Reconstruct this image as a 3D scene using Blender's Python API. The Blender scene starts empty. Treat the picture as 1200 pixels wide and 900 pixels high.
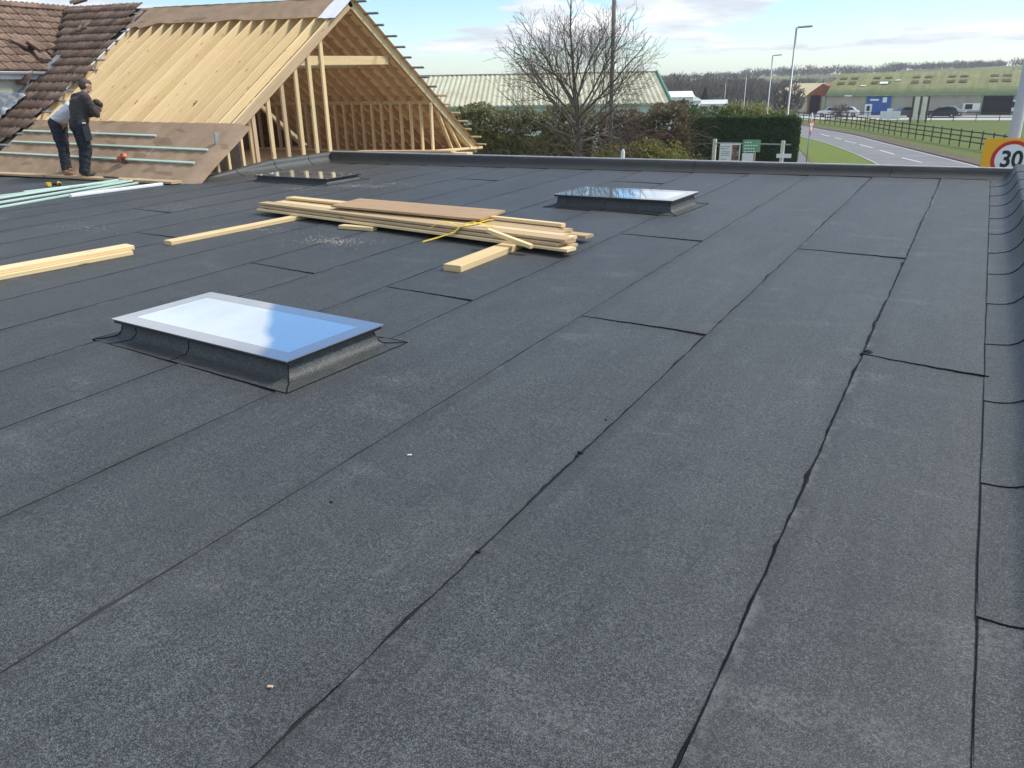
import bpy, bmesh, math, random
from mathutils import Vector, Matrix, noise as mnoise
R = math.radians
rng = random.Random(7)
scene = bpy.context.scene
COL = scene.collection

# ------------------------------------------------------------------ camera, sky, sun, exposure
CZ = 4.6
cam_d = bpy.data.cameras.new('camera')
cam = bpy.data.objects.new('camera', cam_d); COL.objects.link(cam)
FPX = 900.0
def _n(v):
    v = Vector(v); v.normalize(); return v
_up = -_n((40, 2361, FPX))
_d1 = _n((1165-600, 72-450, FPX))
_Y = _n(_d1-_up*_d1.dot(_up))
_X = _n(_Y.cross(_up))
if _X.x < 0: _X = -_X
right = Vector((_X.x, _Y.x, _up.x)); down = Vector((_X.y, _Y.y, _up.y)); fwd = Vector((_X.z, _Y.z, _up.z))
m = Matrix(((right.x, -down.x, -fwd.x, 0), (right.y, -down.y, -fwd.y, 0), (right.z, -down.z, -fwd.z, CZ), (0, 0, 0, 1)))
cam.matrix_world = m
cam_d.sensor_width = 36; cam_d.lens = FPX/1200*36
cam_d.clip_start = 0.05; cam_d.clip_end = 6000
scene.camera = cam

SUN_AZ, SUN_EL = 52, 49          # azimuth from +Y towards +X
w = bpy.data.worlds.new('World'); scene.world = w; w.use_nodes = True
nt = w.node_tree; nt.nodes.clear()
def WN(t, **k):
    n = nt.nodes.new(t)
    for a, b in k.items(): setattr(n, a, b)
    return n
def WM(op, a, b=None, c=None):
    n = WN('ShaderNodeMath', operation=op)
    for i, v in enumerate((a, b, c)):
        if v is None: continue
        if isinstance(v, (int, float)): n.inputs[i].default_value = v
        else: nt.links.new(v, n.inputs[i])
    return n.outputs[0]
out = WN('ShaderNodeOutputWorld'); bg = WN('ShaderNodeBackground')
sky = WN('ShaderNodeTexSky', sky_type='NISHITA', sun_disc=False)
sky.sun_elevation = R(SUN_EL); sky.sun_rotation = R(SUN_AZ)
sky.air_density = 1.0; sky.dust_density = 0.1; sky.ozone_density = 2.5
tc = WN('ShaderNodeTexCoord'); sx = WN('ShaderNodeSeparateXYZ')
nt.links.new(tc.outputs['Generated'], sx.inputs[0])
zz = WM('ADD', WM('MAXIMUM', sx.outputs[2], 0.0), 0.10)
cmb = WN('ShaderNodeCombineXYZ')
nt.links.new(WM('DIVIDE', sx.outputs[0], zz), cmb.inputs[0]); nt.links.new(WM('DIVIDE', sx.outputs[1], zz), cmb.inputs[1])
mp = WN('ShaderNodeMapping'); mp.inputs['Location'].default_value = (3.1, 0.4, 0.0); mp.inputs['Scale'].default_value = (0.42, 0.42, 1)
nt.links.new(cmb.outputs[0], mp.inputs[0])
def WNoise(scale, detail, rough=0.55, off=0.0, dist=0.0):
    n = WN('ShaderNodeTexNoise'); n.inputs['Scale'].default_value = scale; n.inputs['Detail'].default_value = detail
    n.inputs['Roughness'].default_value = rough; n.inputs['Distortion'].default_value = dist
    a = WN('ShaderNodeVectorMath', operation='ADD'); a.inputs[1].default_value = (off, off*0.7, off)
    nt.links.new(mp.outputs[0], a.inputs[0]); nt.links.new(a.outputs[0], n.inputs['Vector']); return n.outputs['Fac']
n1 = WNoise(1.7, 10, 0.56, 0, 0.4)
n2 = WNoise(2.6, 7, 0.6, 5.0)
def lobe(d, inner, outer, gain):
    dn = WN('ShaderNodeVectorMath', operation='DOT_PRODUCT'); v = Vector(d).normalized(); dn.inputs[1].default_value = v
    nv = WN('ShaderNodeVectorMath', operation='NORMALIZE'); nt.links.new(tc.outputs['Generated'], nv.inputs[0]); nt.links.new(nv.outputs[0], dn.inputs[0])
    mr = WN('ShaderNodeMapRange', interpolation_type='SMOOTHSTEP')
    mr.inputs[1].default_value = math.cos(R(outer)); mr.inputs[2].default_value = math.cos(R(inner)); mr.inputs[3].default_value = 0; mr.inputs[4].default_value = gain
    nt.links.new(dn.outputs['Value'], mr.inputs[0]); return mr.outputs[0]
n1 = WM('ADD', n1, lobe((-.815, .52, .25), 5, 11, .22))     # bank of white cloud to the left
n1 = WM('ADD', n1, lobe((-.66, .69, .29), 3, 9, -.20))      # clear blue gap beside it
n1 = WM('ADD', n1, lobe((-.30, .945, .13), 1, 6, .14))
n1 = WM('ADD', n1, lobe((-.42, .90, .13), 1, 4, -.10))
lowm = WN('ShaderNodeMapRange', interpolation_type='SMOOTHSTEP'); nt.links.new(sx.outputs[2], lowm.inputs[0])
for i_, v_ in ((1, .015), (2, .065), (3, -.10), (4, 0.0)): lowm.inputs[i_].default_value = v_
n1 = WM('ADD', n1, lowm.outputs[0])                       # clearer air low over the fields
cr = WN('ShaderNodeValToRGB'); cr.color_ramp.elements[0].position = 0.49; cr.color_ramp.elements[1].position = 0.56
nt.links.new(n1, cr.inputs[0])
# thin haze veil low over the horizon
veil = WM('MULTIPLY', WM('SUBTRACT', 1.0, WM('MINIMUM', WM('MULTIPLY', WM('MAXIMUM', sx.outputs[2], 0.0), 5.0), 1.0)), 0.30)
cc = WN('ShaderNodeValToRGB'); cc.color_ramp.elements[0].position = 0.38; cc.color_ramp.elements[1].position = 0.62
cc.color_ramp.elements[0].color = (4.1, 4.35, 4.8, 1); cc.color_ramp.elements[1].color = (7.2, 7.2, 7.1, 1)
nt.links.new(n2, cc.inputs[0])
mx0 = WN('ShaderNodeMixRGB'); mx0.inputs[2].default_value = (2.9, 3.95, 4.8, 1)
hs = WN('ShaderNodeHueSaturation'); hs.inputs['Saturation'].default_value = 1.3; nt.links.new(sky.outputs[0], hs.inputs['Color'])
nt.links.new(veil, mx0.inputs[0]); nt.links.new(hs.outputs[0], mx0.inputs[1])
mx = WN('ShaderNodeMixRGB')
nt.links.new(WM('MULTIPLY', cr.outputs[0], 0.92), mx.inputs[0]); nt.links.new(mx0.outputs[0], mx.inputs[1]); nt.links.new(cc.outputs[0], mx.inputs[2])
nt.links.new(mx.outputs[0], bg.inputs[0]); bg.inputs[1].default_value = 0.10
nt.links.new(bg.outputs[0], out.inputs[0])

sd = bpy.data.lights.new('sun', 'SUN'); sd.energy = 2.2; sd.angle = R(12); sd.color = (1.0, 0.95, 0.87)
so = bpy.data.objects.new('sun', sd); COL.objects.link(so)
sdir = Vector((math.sin(R(SUN_AZ))*math.cos(R(SUN_EL)), math.cos(R(SUN_AZ))*math.cos(R(SUN_EL)), math.sin(R(SUN_EL))))
so.rotation_euler = sdir.to_track_quat('Z', 'Y').to_euler(); so.location = (0, 0, 40)

vs = scene.view_settings
vs.view_transform = 'Standard'; vs.look = 'None'; vs.exposure = 0.95; vs.gamma = 1.0; vs.use_curve_mapping = False

# ------------------------------------------------------------------ roof plane, photo rays onto real surfaces
RSX, RSY, RZ0 = 0.009718, 0.021006, 3.0
def rz(x, y): return RZ0+RSX*x+RSY*y
def ray(px, py):
    d = right*(px-600)+down*(py-450)+fwd*FPX; d.normalize(); return d
def onroof(px, py, h=0.0):
    d = ray(px, py); t = (RZ0+h-CZ)/(d.z-RSX*d.x-RSY*d.y); return d*t+Vector((0, 0, CZ))
def onground(px, py, z=0.0):
    d = ray(px, py); t = (z-CZ)/d.z; return d*t+Vector((0, 0, CZ))
def atdist(px, py, dist):
    d = ray(px, py); return d*(dist/math.hypot(d.x, d.y))+Vector((0, 0, CZ))

# ------------------------------------------------------------------ materials
MATS = {}
class NT:
    def __init__(s, name):
        s.m = bpy.data.materials.new(name); s.m.use_nodes = True; s.t = s.m.node_tree
        s.p = s.t.nodes['Principled BSDF']; s.o = s.t.nodes['Material Output']
        MATS[name] = s.m
    def n(s, t, **k):
        x = s.t.nodes.new(t)
        for a, b in k.items(): setattr(x, a, b)
        return x
    def l(s, a, b): s.t.links.new(a, b)
    def set(s, **k):
        for a, b in k.items():
            s.p.inputs[a.replace('_', ' ')].default_value = b
        return s
    def coord(s, kind='Object', scale=(1, 1, 1), loc=(0, 0, 0)):
        c = s.n('ShaderNodeTexCoord'); mpn = s.n('ShaderNodeMapping')
        mpn.inputs['Scale'].default_value = scale; mpn.inputs['Location'].default_value = loc
        s.l(c.outputs[kind], mpn.inputs[0]); return mpn.outputs[0]
    def noise(s, vec, scale, detail=3, rough=0.55, dist=0):
        x = s.n('ShaderNodeTexNoise'); x.inputs['Scale'].default_value = scale; x.inputs['Detail'].default_value = detail
        x.inputs['Roughness'].default_value = rough; x.inputs['Distortion'].default_value = dist
        s.l(vec, x.inputs['Vector']); return x.outputs['Fac']
    def ramp(s, fac, stops):
        x = s.n('ShaderNodeValToRGB'); e = x.color_ramp.elements
        e[0].position, e[0].color = stops[0][0], (*stops[0][1], 1)
        e[1].position, e[1].color = stops[-1][0], (*stops[-1][1], 1)
        for p, c in stops[1:-1]:
            q = e.new(p); q.color = (*c, 1)
        s.l(fac, x.inputs[0]); return x.outputs[0]
    def mix(s, fac, a, b, mode='MIX'):
        x = s.n('ShaderNodeMixRGB', blend_type=mode)
        for i, v in ((0, fac), (1, a), (2, b)):
            if isinstance(v, (int, float)): x.inputs[i].default_value = v
            elif isinstance(v, tuple): x.inputs[i].default_value = (*v, 1)
            else: s.l(v, x.inputs[i])
        return x.outputs[0]
    def math(s, op, a, b=0.0):
        x = s.n('ShaderNodeMath', operation=op)
        for i, v in enumerate((a, b)):
            if isinstance(v, (int, float)): x.inputs[i].default_value = v
            else: s.l(v, x.inputs[i])
        return x.outputs[0]
    def island(s): return s.n('ShaderNodeNewGeometry').outputs['Random Per Island']
    def objrand(s): return s.n('ShaderNodeObjectInfo').outputs['Random']
    def color(s, c): s.l(c, s.p.inputs['Base Color']); return s
    def bump(s, h, strength=0.3, dist=0.01):
        b = s.n('ShaderNodeBump'); b.inputs['Strength'].default_value = strength; b.inputs['Distance'].default_value = dist
        s.l(h, b.inputs['Height']); s.l(b.outputs[0], s.p.inputs['Normal']); return s
G3 = lambda v: (v, v, v)

def plain(name, c, rough=0.6, var=0.15, scale=6, metal=0.0, spec=0.5):
    k = NT(name); v = k.coord()
    f = k.noise(v, scale, 4, 0.6)
    k.color(k.ramp(f, [(0.3, tuple(x*(1-var) for x in c)), (0.7, tuple(min(1, x*(1+var)) for x in c))]))
    k.set(Roughness=rough, Metallic=metal, Specular_IOR_Level=spec); return k.m

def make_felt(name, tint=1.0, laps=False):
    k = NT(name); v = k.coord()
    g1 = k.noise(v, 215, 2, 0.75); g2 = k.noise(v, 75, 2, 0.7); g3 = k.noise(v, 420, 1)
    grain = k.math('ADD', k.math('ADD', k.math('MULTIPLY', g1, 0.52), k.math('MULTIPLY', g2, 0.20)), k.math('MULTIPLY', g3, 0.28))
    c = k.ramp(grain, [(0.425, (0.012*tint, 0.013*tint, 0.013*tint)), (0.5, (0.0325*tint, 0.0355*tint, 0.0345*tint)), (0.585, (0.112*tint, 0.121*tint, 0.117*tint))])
    vl = k.coord(scale=(1.2, 0.35, 1)); big = k.noise(vl, 1.3, 5, 0.6)
    c = k.mix(1.0, c, k.ramp(big, [(0.3, G3(0.84)), (0.7, G3(1.16))]), 'MULTIPLY')
    vm = k.coord(scale=(1, 1, 1), loc=(4, 9, 0)); mid = k.noise(vm, 4.5, 6, 0.62)
    c = k.mix(1.0, c, k.ramp(mid, [(0.3, G3(0.93)), (0.7, G3(1.08))]), 'MULTIPLY')
    cl = k.noise(k.coord(loc=(1, 2, 0)), 20, 5, 0.7); c = k.mix(1.0, c, k.ramp(cl, [(0.3, G3(0.90)), (0.7, G3(1.10))]), 'MULTIPLY')
    sk = k.noise(k.coord(scale=(6, 0.5, 1), loc=(0, 3, 0)), 2.2, 5, 0.65); c = k.mix(1.0, c, k.ramp(sk, [(0.32, G3(0.90)), (0.68, G3(1.10))]), 'MULTIPLY')
    rnd = k.island(); c = k.mix(1.0, c, k.ramp(rnd, [(0, G3(0.93)), (1, G3(1.08))]), 'MULTIPLY')
    # pale scuffs and dust where boots and timber have rubbed
    vd = k.coord(scale=(0.5, 1.3, 1), loc=(2.0, 1.0, 0)); ds = k.noise(vd, 2.6, 8, 0.68)
    dm = k.math('MULTIPLY', k.ramp(ds, [(0.56, G3(0)), (0.70, G3(1))]), k.ramp(k.noise(k.coord(), 60, 3), [(0.42, G3(0)), (0.7, G3(1))]))
    c = k.mix(k.math('MULTIPLY', dm, 0.42), c, (0.24, 0.24, 0.23))
    ve = k.coord(scale=(0.16, 0.16, 1)); olv = k.noise(ve, 2.0, 3)
    c = k.mix(k.ramp(olv, [(0.5, G3(0)), (0.8, G3(0.25))]), c, k.mix(1.0, c, (1.12, 1.05, 0.86), 'MULTIPLY'))
    if laps:      # worn selvedge beside each lap: darker bleed band, pale scraped granules at the very edge (UV u = metres from the lap)
        su = k.n('ShaderNodeSeparateXYZ'); tu = k.n('ShaderNodeTexCoord'); k.l(tu.outputs['UV'], su.inputs[0]); u = su.outputs[0]
        wn = k.noise(k.coord(loc=(5, 5, 0)), 3.0, 4, 0.6); ue = k.math('ADD', u, k.math('MULTIPLY', k.math('SUBTRACT', wn, 0.5), 0.09))
        band = k.ramp(ue, [(0.02, G3(1)), (0.10, G3(0))])
        c = k.mix(k.math('MULTIPLY', band, 0.30), c, (0.012, 0.012, 0.012))
        far_ = k.ramp(ue, [(0.86, G3(0)), (0.94, G3(1))]); c = k.mix(k.math('MULTIPLY', far_, 0.16), c, (0.012, 0.012, 0.012))
        dn = k.noise(k.coord(scale=(1, 1, 1), loc=(0, 8, 0)), 7.0, 5, 0.75); long_ = k.noise(k.coord(scale=(.4, .25, 1), loc=(3, 0, 0)), 1.6, 2)
        dash = k.math('MULTIPLY', k.ramp(dn, [(0.50, G3(0)), (0.60, G3(1))]), k.ramp(u, [(0.012, G3(1)), (0.045, G3(0))]))
        dash = k.math('MULTIPLY', dash, k.ramp(long_, [(0.45, G3(0)), (0.58, G3(1))]))
        c = k.mix(k.math('MULTIPLY', dash, 0.28), c, (0.23, 0.23, 0.22))
    k.color(c); k.set(Roughness=0.6, Specular_IOR_Level=0.55); k.bump(grain, 0.4, 0.004)
    return k.m
def make_wood(name, a, b, grain=(0.6, 30), grey=0.0):
    k = NT(name)
    v = k.coord('UV', (grain[0], grain[1], 1)); f = k.noise(v, 1.6, 5, 0.6, 0.6)
    c = k.ramp(f, [(0.32, a), (0.68, b)])
    kn = k.n('ShaderNodeTexVoronoi'); kn.inputs['Scale'].default_value = 1.0; k.l(k.coord('UV', (1.7, 9, 1)), kn.inputs['Vector'])
    c = k.mix(k.ramp(kn.outputs['Distance'], [(0.05, G3(0.75)), (0.13, G3(0))]), c, tuple(x*0.28 for x in a))
    c = k.mix(1.0, c, k.ramp(k.island(), [(0, (0.82, 0.80, 0.74)), (1, (1.12, 1.12, 1.12))]), 'MULTIPLY')
    c = k.mix(1.0, c, k.ramp(k.objrand(), [(0, (0.86, 0.83, 0.77)), (0.5, (0.98, 0.97, 0.95)), (1, (1.07, 1.07, 1.05))]), 'MULTIPLY')
    d = k.noise(k.coord('UV', (0.9, 2.5, 1), (3, 1, 0)), 1.2, 4)
    c = k.mix(k.ramp(d, [(0.55, G3(0)), (0.8, G3(0.18+grey*1.5))]), c, (0.36, 0.30, 0.22))
    k.color(c); k.set(Roughness=0.7, Specular_IOR_Level=0.3); k.bump(f, 0.15, 0.004); return k.m
def make_leaf(name, cols, rough=0.6):
    k = NT(name); k.color(k.ramp(k.island(), [(i/(len(cols)-1), c) for i, c in enumerate(cols)]))
    k.set(Roughness=rough, Specular_IOR_Level=0.3)
    tr = k.n('ShaderNodeBsdfTranslucent'); ms = k.n('ShaderNodeMixShader'); ms.inputs[0].default_value = 0.40
    k.l(k.p.inputs['Base Color'].links[0].from_socket, tr.inputs[0])
    k.l(k.p.outputs[0], ms.inputs[1]); k.l(tr.outputs[0], ms.inputs[2]); k.l(ms.outputs[0], k.o.inputs[0]); return k.m

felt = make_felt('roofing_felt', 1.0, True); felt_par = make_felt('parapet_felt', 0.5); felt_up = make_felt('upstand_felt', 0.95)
k = NT('bitumen'); k.set(Base_Color=(0.006, 0.006, 0.007, 1), Roughness=0.7, Specular_IOR_Level=0.2); bitumen = k.m
k = NT('dusty_bitumen'); k.set(Base_Color=(0.028, 0.029, 0.031, 1), Roughness=0.8, Specular_IOR_Level=0.2); bitumen_d = k.m
pine = make_wood('fresh_pine', (0.69, 0.515, 0.28), (0.82, 0.66, 0.40))
pine_dull = make_wood('weathered_plank', (0.46, 0.33, 0.20), (0.62, 0.47, 0.30), grey=0.1)
pine_in = make_wood('rafter_pine', (0.58, 0.43, 0.26), (0.70, 0.55, 0.36))
teal = make_wood('treated_batten', (0.40, 0.58, 0.53), (0.57, 0.73, 0.67))
def make_membrane():
    k = NT('roof_membrane'); v = k.coord()
    f = k.noise(v, 2.2, 6, 0.62); c = k.ramp(f, [(0.3, (0.33, 0.23, 0.148)), (0.7, (0.45, 0.325, 0.22))])
    g = k.noise(v, 90, 2); c = k.mix(1.0, c, k.ramp(g, [(0.3, G3(0.88)), (0.7, G3(1.12))]), 'MULTIPLY')
    pr = k.noise(k.coord(scale=(0.9, 3.0, 3.0), loc=(0, .7, 0)), 1.3, 1); c = k.mix(k.ramp(pr, [(0.62, G3(0)), (0.66, G3(0.45))]), c, (0.15, 0.105, 0.07))
    k.color(c); k.set(Roughness=0.8, Specular_IOR_Level=0.25); k.bump(k.noise(v, 7, 4), 0.35, 0.03)
    tr = k.n('ShaderNodeBsdfTranslucent'); tr.inputs[0].default_value = (0.38, 0.20, 0.095, 1)
    ms = k.n('ShaderNodeMixShader'); ms.inputs[0].default_value = 0.22
    k.l(k.p.outputs[0], ms.inputs[1]); k.l(tr.outputs[0], ms.inputs[2]); k.l(ms.outputs[0], k.o.inputs[0]); return k.m
membrane = make_membrane()
def make_tile():
    k = NT('clay_brown_tile'); v = k.coord()
    c = k.ramp(k.island(), [(0, (0.135, 0.088, 0.064)), (0.5, (0.19, 0.125, 0.092)), (1, (0.26, 0.175, 0.13))])
    f = k.noise(v, 9, 6, 0.65); c = k.mix(1.0, c, k.ramp(f, [(0.3, G3(0.72)), (0.7, G3(1.25))]), 'MULTIPLY')
    l = k.noise(v, 26, 4); c = k.mix(k.ramp(l, [(0.6, G3(0)), (0.75, G3(0.5))]), c, (0.22, 0.20, 0.16))
    k.color(c); k.set(Roughness=0.85, Specular_IOR_Level=0.25); return k.m
tile_m = make_tile()
white_pvc = plain('white_pvc', (0.78, 0.79, 0.80), 0.4, 0.05)
render_cream = plain('cream_render', (0.55, 0.52, 0.40), 0.85, 0.08, 3)
brown_wall = plain('brown_blockwork', (0.16, 0.10, 0.065), 0.9, 0.3, 5)
block_wall = plain('painted_wall', (0.5, 0.48, 0.43), 0.85, 0.1, 3)
black_metal = plain('black_metal', (0.02, 0.02, 0.022), 0.4, 0.1)
grey_metal = plain('galvanised_steel', (0.30, 0.32, 0.34), 0.45, 0.12, 4, 0.3)
lead = plain('lead_flashing', (0.22, 0.23, 0.25), 0.55, 0.2, 5)
grey_plastic = plain('grey_plastic_sheet', (0.20, 0.22, 0.24), 0.3, 0.4, 8)
trim_grey = plain('pale_trim', (0.52, 0.53, 0.53), 0.5, 0.15, 8)

# ------------------------------------------------------------------ mesh building helpers
class MB:
    def __init__(s): s.v = []; s.f = []; s.uv = []; s.sm = []
    def face(s, idx, uvs=None, smooth=False):
        s.f.append(idx); s.uv.append(uvs or [(s.v[i][0], s.v[i][1]) for i in idx]); s.sm.append(smooth)
    def add(s, pts): b = len(s.v); s.v += [tuple(p) for p in pts]; return b
    def quad(s, a, b, c, d, uvs=None, smooth=False):
        i = s.add((a, b, c, d)); s.face((i, i+1, i+2, i+3), uvs, smooth)
    def tri(s, a, b, c):
        i = s.add((a, b, c)); s.face((i, i+1, i+2))
    def hexa(s, P, L=1.0, A=0.1, B=0.1):     # P: 8 points, 0-3 start ring, 4-7 end ring
        i = s.add(P); o = (rng.random()*20, rng.random()*20)
        per = [0, A, A+B, 2*A+B, 2*A+2*B]
        for k in range(4):
            j = (k+1) % 4
            s.face((i+k, i+4+k, i+4+j, i+j), [(o[0], o[1]+per[k]), (o[0]+L, o[1]+per[k]), (o[0]+L, o[1]+per[k+1]), (o[0], o[1]+per[k+1])])
        s.face((i, i+1, i+2, i+3), [(o[0], o[1]), (o[0]+.02, o[1]), (o[0]+.02, o[1]+B), (o[0], o[1]+B)])
        s.face((i+7, i+6, i+5, i+4), [(o[0], o[1]), (o[0]+.02, o[1]), (o[0]+.02, o[1]+B), (o[0], o[1]+B)])
    def bar(s, p0, p1, wd, ht, up=(0, 0, 1), c=0.0):
        p0, p1 = Vector(p0), Vector(p1); d = (p1-p0); L = d.length; d.normalize()
        u = Vector(up); sd_ = d.cross(u); sd_.normalize(); u = sd_.cross(d); u.normalize()
        a, b = sd_*(wd/2), u*(ht/2)
        if c <= 0:
            s.hexa([p0-a-b, p0+a-b, p0+a+b, p0-a+b, p1-a-b, p1+a-b, p1+a+b, p1-a+b], L, wd, ht); return
        # arrises eased by c
        o = (rng.random()*20, rng.random()*20)
        q = [(-wd/2+c, -ht/2), (wd/2-c, -ht/2), (wd/2, -ht/2+c), (wd/2, ht/2-c), (wd/2-c, ht/2), (-wd/2+c, ht/2), (-wd/2, ht/2-c), (-wd/2, -ht/2+c)]
        sn = sd_; i = s.add([p0+sn*x+u*y for x, y in q]+[p1+sn*x+u*y for x, y in q]); acc = 0
        for k in range(8):
            j = (k+1) % 8; dl = math.hypot(q[j][0]-q[k][0], q[j][1]-q[k][1])
            s.face((i+k, i+j, i+8+j, i+8+k), [(o[0], o[1]+acc), (o[0], o[1]+acc+dl), (o[0]+L, o[1]+acc+dl), (o[0]+L, o[1]+acc)]); acc += dl
        s.face(tuple(i+7-k for k in range(8)), [(o[0]+.1*q[7-k][0], o[1]+q[7-k][1]) for k in range(8)])
        s.face(tuple(i+8+k for k in range(8)), [(o[0]+.1*q[k][0], o[1]+q[k][1]) for k in range(8)])
    def box(s, lo, hi, c=0.0):
        x0, y0, z0 = lo; x1, y1, z1 = hi
        s.bar(((x0), (y0+y1)/2, (z0+z1)/2), ((x1), (y0+y1)/2, (z0+z1)/2), y1-y0, z1-z0, (0, 0, 1), c)
    def tube(s, pts, rad, n=8, caps=True):
        pts = [Vector(p) for p in pts]
        if not isinstance(rad, (list, tuple)): rad = [rad]*len(pts)
        base = len(s.v); prev = None
        for k, p in enumerate(pts):
            d = (pts[min(k+1, len(pts)-1)]-pts[max(k-1, 0)])
            if d.length < 1e-9: d = Vector((0, 0, 1))
            d.normalize()
            a = Vector((0, 0, 1)) if abs(d.z) < 0.9 else Vector((1, 0, 0))
            if prev is not None:
                u = prev-d*prev.dot(d)
                if u.length < 1e-6: u = d.cross(a)
            else: u = d.cross(a)
            u.normalize(); prev = u; v = d.cross(u)
            for j in range(n):
                t = 2*math.pi*j/n; s.v.append(tuple(p+(u*math.cos(t)+v*math.sin(t))*rad[k]))
        for k in range(len(pts)-1):
            for j in range(n):
                a, b = base+k*n+j, base+k*n+(j+1) % n
                s.face((a, b, b+n, a+n), None, True)
        if caps and n > 2:
            s.face(tuple(base+n-1-j for j in range(n))); e = base+(len(pts)-1)*n; s.face(tuple(e+j for j in range(n)))
    def grid(s, fn, us, vs_, smooth=True, uv=None):
        b = len(s.v); nu, nv = len(us), len(vs_)
        for u in us:
            for v in vs_: s.v.append(tuple(fn(u, v)))
        for i in range(nu-1):
            for j in range(nv-1):
                a = b+i*nv+j; s.face((a, a+nv, a+nv+1, a+1), [(us[i], vs_[j]), (us[i+1], vs_[j]), (us[i+1], vs_[j+1]), (us[i], vs_[j+1])], smooth)
    def prism(s, poly, fn0, fn1):              # poly of 2D points, two mappings to 3D
        n = len(poly); i = s.add([fn0(*p) for p in poly]); j = s.add([fn1(*p) for p in poly])
        s.face(tuple(i+k for k in range(n))); s.face(tuple(j+n-1-k for k in range(n)))
        for k in range(n):
            q = (k+1) % n; s.face((i+k, j+k, j+q, i+q))
    def sphere(s, c, r, nu=10, nv=7, sc=(1, 1, 1)):
        c = Vector(c)
        s.grid(lambda a, b: (c.x+r*sc[0]*math.cos(a)*math.sin(b), c.y+r*sc[1]*math.sin(a)*math.sin(b), c.z+r*sc[2]*math.cos(b)),
               [2*math.pi*i/nu for i in range(nu+1)], [math.pi*j/nv for j in range(nv+1)])
    def build(s, name, mat, parent=None, recalc=True, label=None):
        org = Vector((0, 0, 0))
        if parent is not None:
            q = parent
            while q is not None: org += q.location; q = q.parent
        elif s.v:
            xs, ys, zs = zip(*s.v); org = Vector(((min(xs)+max(xs))/2, (min(ys)+max(ys))/2, min(zs)))
        me = bpy.data.meshes.new(name)
        me.from_pydata([(p[0]-org.x, p[1]-org.y, p[2]-org.z) for p in s.v], [], s.f)
        ul = me.uv_layers.new(name='UVMap'); flat = [c for f in s.uv for u in f for c in u]
        if len(flat) == 2*len(me.loops): ul.data.foreach_set('uv', flat)
        me.polygons.foreach_set('use_smooth', s.sm)
        if recalc:
            bm = bmesh.new(); bm.from_mesh(me); bmesh.ops.recalc_face_normals(bm, faces=bm.faces); bm.to_mesh(me); bm.free()
        me.materials.append(mat); me.update()
        o = bpy.data.objects.new(name, me); COL.objects.link(o)
        if parent is not None: o.parent = parent
        else: o.location = org
        if label: o['label'] = label
        return o
def tag(o, label, cat, group=None):
    o['label'] = label; o['category'] = cat
    if group: o['group'] = group
    return o
def thing(name, label, cat, loc, group=None):
    o = bpy.data.objects.new(name, None); COL.objects.link(o); o.location = loc; o.empty_display_size = 0.2
    return tag(o, label, cat, group)
def kind(o, k): o['kind'] = k; return o
def copy_tree(o, parent=None):
    c = o.copy(); COL.objects.link(c)
    if parent is not None: c.parent = parent
    for ch in list(o.children): copy_tree(ch, c)
    return c
def lin(a, b, n): return [a+(b-a)*i/(n-1) for i in range(n)]
def nz(x, y, z=0.0): return mnoise.noise(Vector((x, y, z)))
def textmesh(txt, size, name, mat, parent, M, extrude=0.002, sx_=1.0, bold=0.0):
    cu = bpy.data.curves.new(name, 'FONT'); cu.body = txt; cu.size = size; cu.align_x = 'CENTER'; cu.align_y = 'CENTER'; cu.extrude = extrude; cu.offset = bold
    o = bpy.data.objects.new(name, cu); COL.objects.link(o)
    dg = bpy.context.evaluated_depsgraph_get(); me = bpy.data.meshes.new_from_object(o.evaluated_get(dg))
    bpy.data.objects.remove(o); bpy.data.curves.remove(cu)
    me.transform(M @ Matrix.Diagonal((sx_, 1, 1, 1)))
    org = Vector((0, 0, 0)); q = parent
    while q is not None: org += q.location; q = q.parent
    me.transform(Matrix.Translation(-org)); me.materials.clear(); me.materials.append(mat)
    r = bpy.data.objects.new(name, me); COL.objects.link(r); r.parent = parent; return r

# ------------------------------------------------------------------ ground, road, hills
def make_grass(name, a, b, sc=3.0):
    k = NT(name); v = k.coord()
    f = k.noise(v, sc, 8, 0.7); g = k.noise(v, 0.08, 4); c = k.ramp(f, [(0.3, a), (0.7, b)])
    c = k.mix(k.ramp(g, [(0.4, G3(0)), (0.7, G3(0.4))]), c, (0.13, 0.12, 0.045))
    k.color(c); k.set(Roughness=0.9, Specular_IOR_Level=0.1); return k.m
grass_m = make_grass('field_grass', (0.085, 0.12, 0.03), (0.135, 0.17, 0.05), 1.5)
verge_m = make_grass('verge_grass', (0.105, 0.15, 0.03), (0.17, 0.215, 0.05), 2.5)
def make_asphalt(name, c0, c1):
    k = NT(name); v = k.coord(); f = k.noise(v, 40, 4, 0.7); g = k.noise(v, 0.5, 5)
    c = k.mix(1.0, k.ramp(f, [(0.3, c0), (0.7, c1)]), k.ramp(g, [(0.3, G3(0.85)), (0.7, G3(1.15))]), 'MULTIPLY')
    k.color(c); k.set(Roughness=0.85); return k.m
asphalt = make_asphalt('road_asphalt', (0.14, 0.14, 0.142), (0.20, 0.20, 0.20))
path_m = make_asphalt('path_asphalt', (0.13, 0.12, 0.125), (0.19, 0.18, 0.18))
yard_m = make_asphalt('yard_tarmac', (0.045, 0.045, 0.047), (0.075, 0.075, 0.075))
paint_m = plain('road_paint', (0.55, 0.55, 0.54), 0.6, 0.12, 3)

g = MB()
N = 60
def gz(x, y): return 0.0
xs = [-2600+5200*i/N for i in range(N+1)]; ys = [-600+4200*i/N for i in range(N+1)]
g.grid(lambda x, y: (x, y, -0.02), xs, ys, False)
kind(g.build('ground', grass_m, recalc=False), 'structure')

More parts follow.
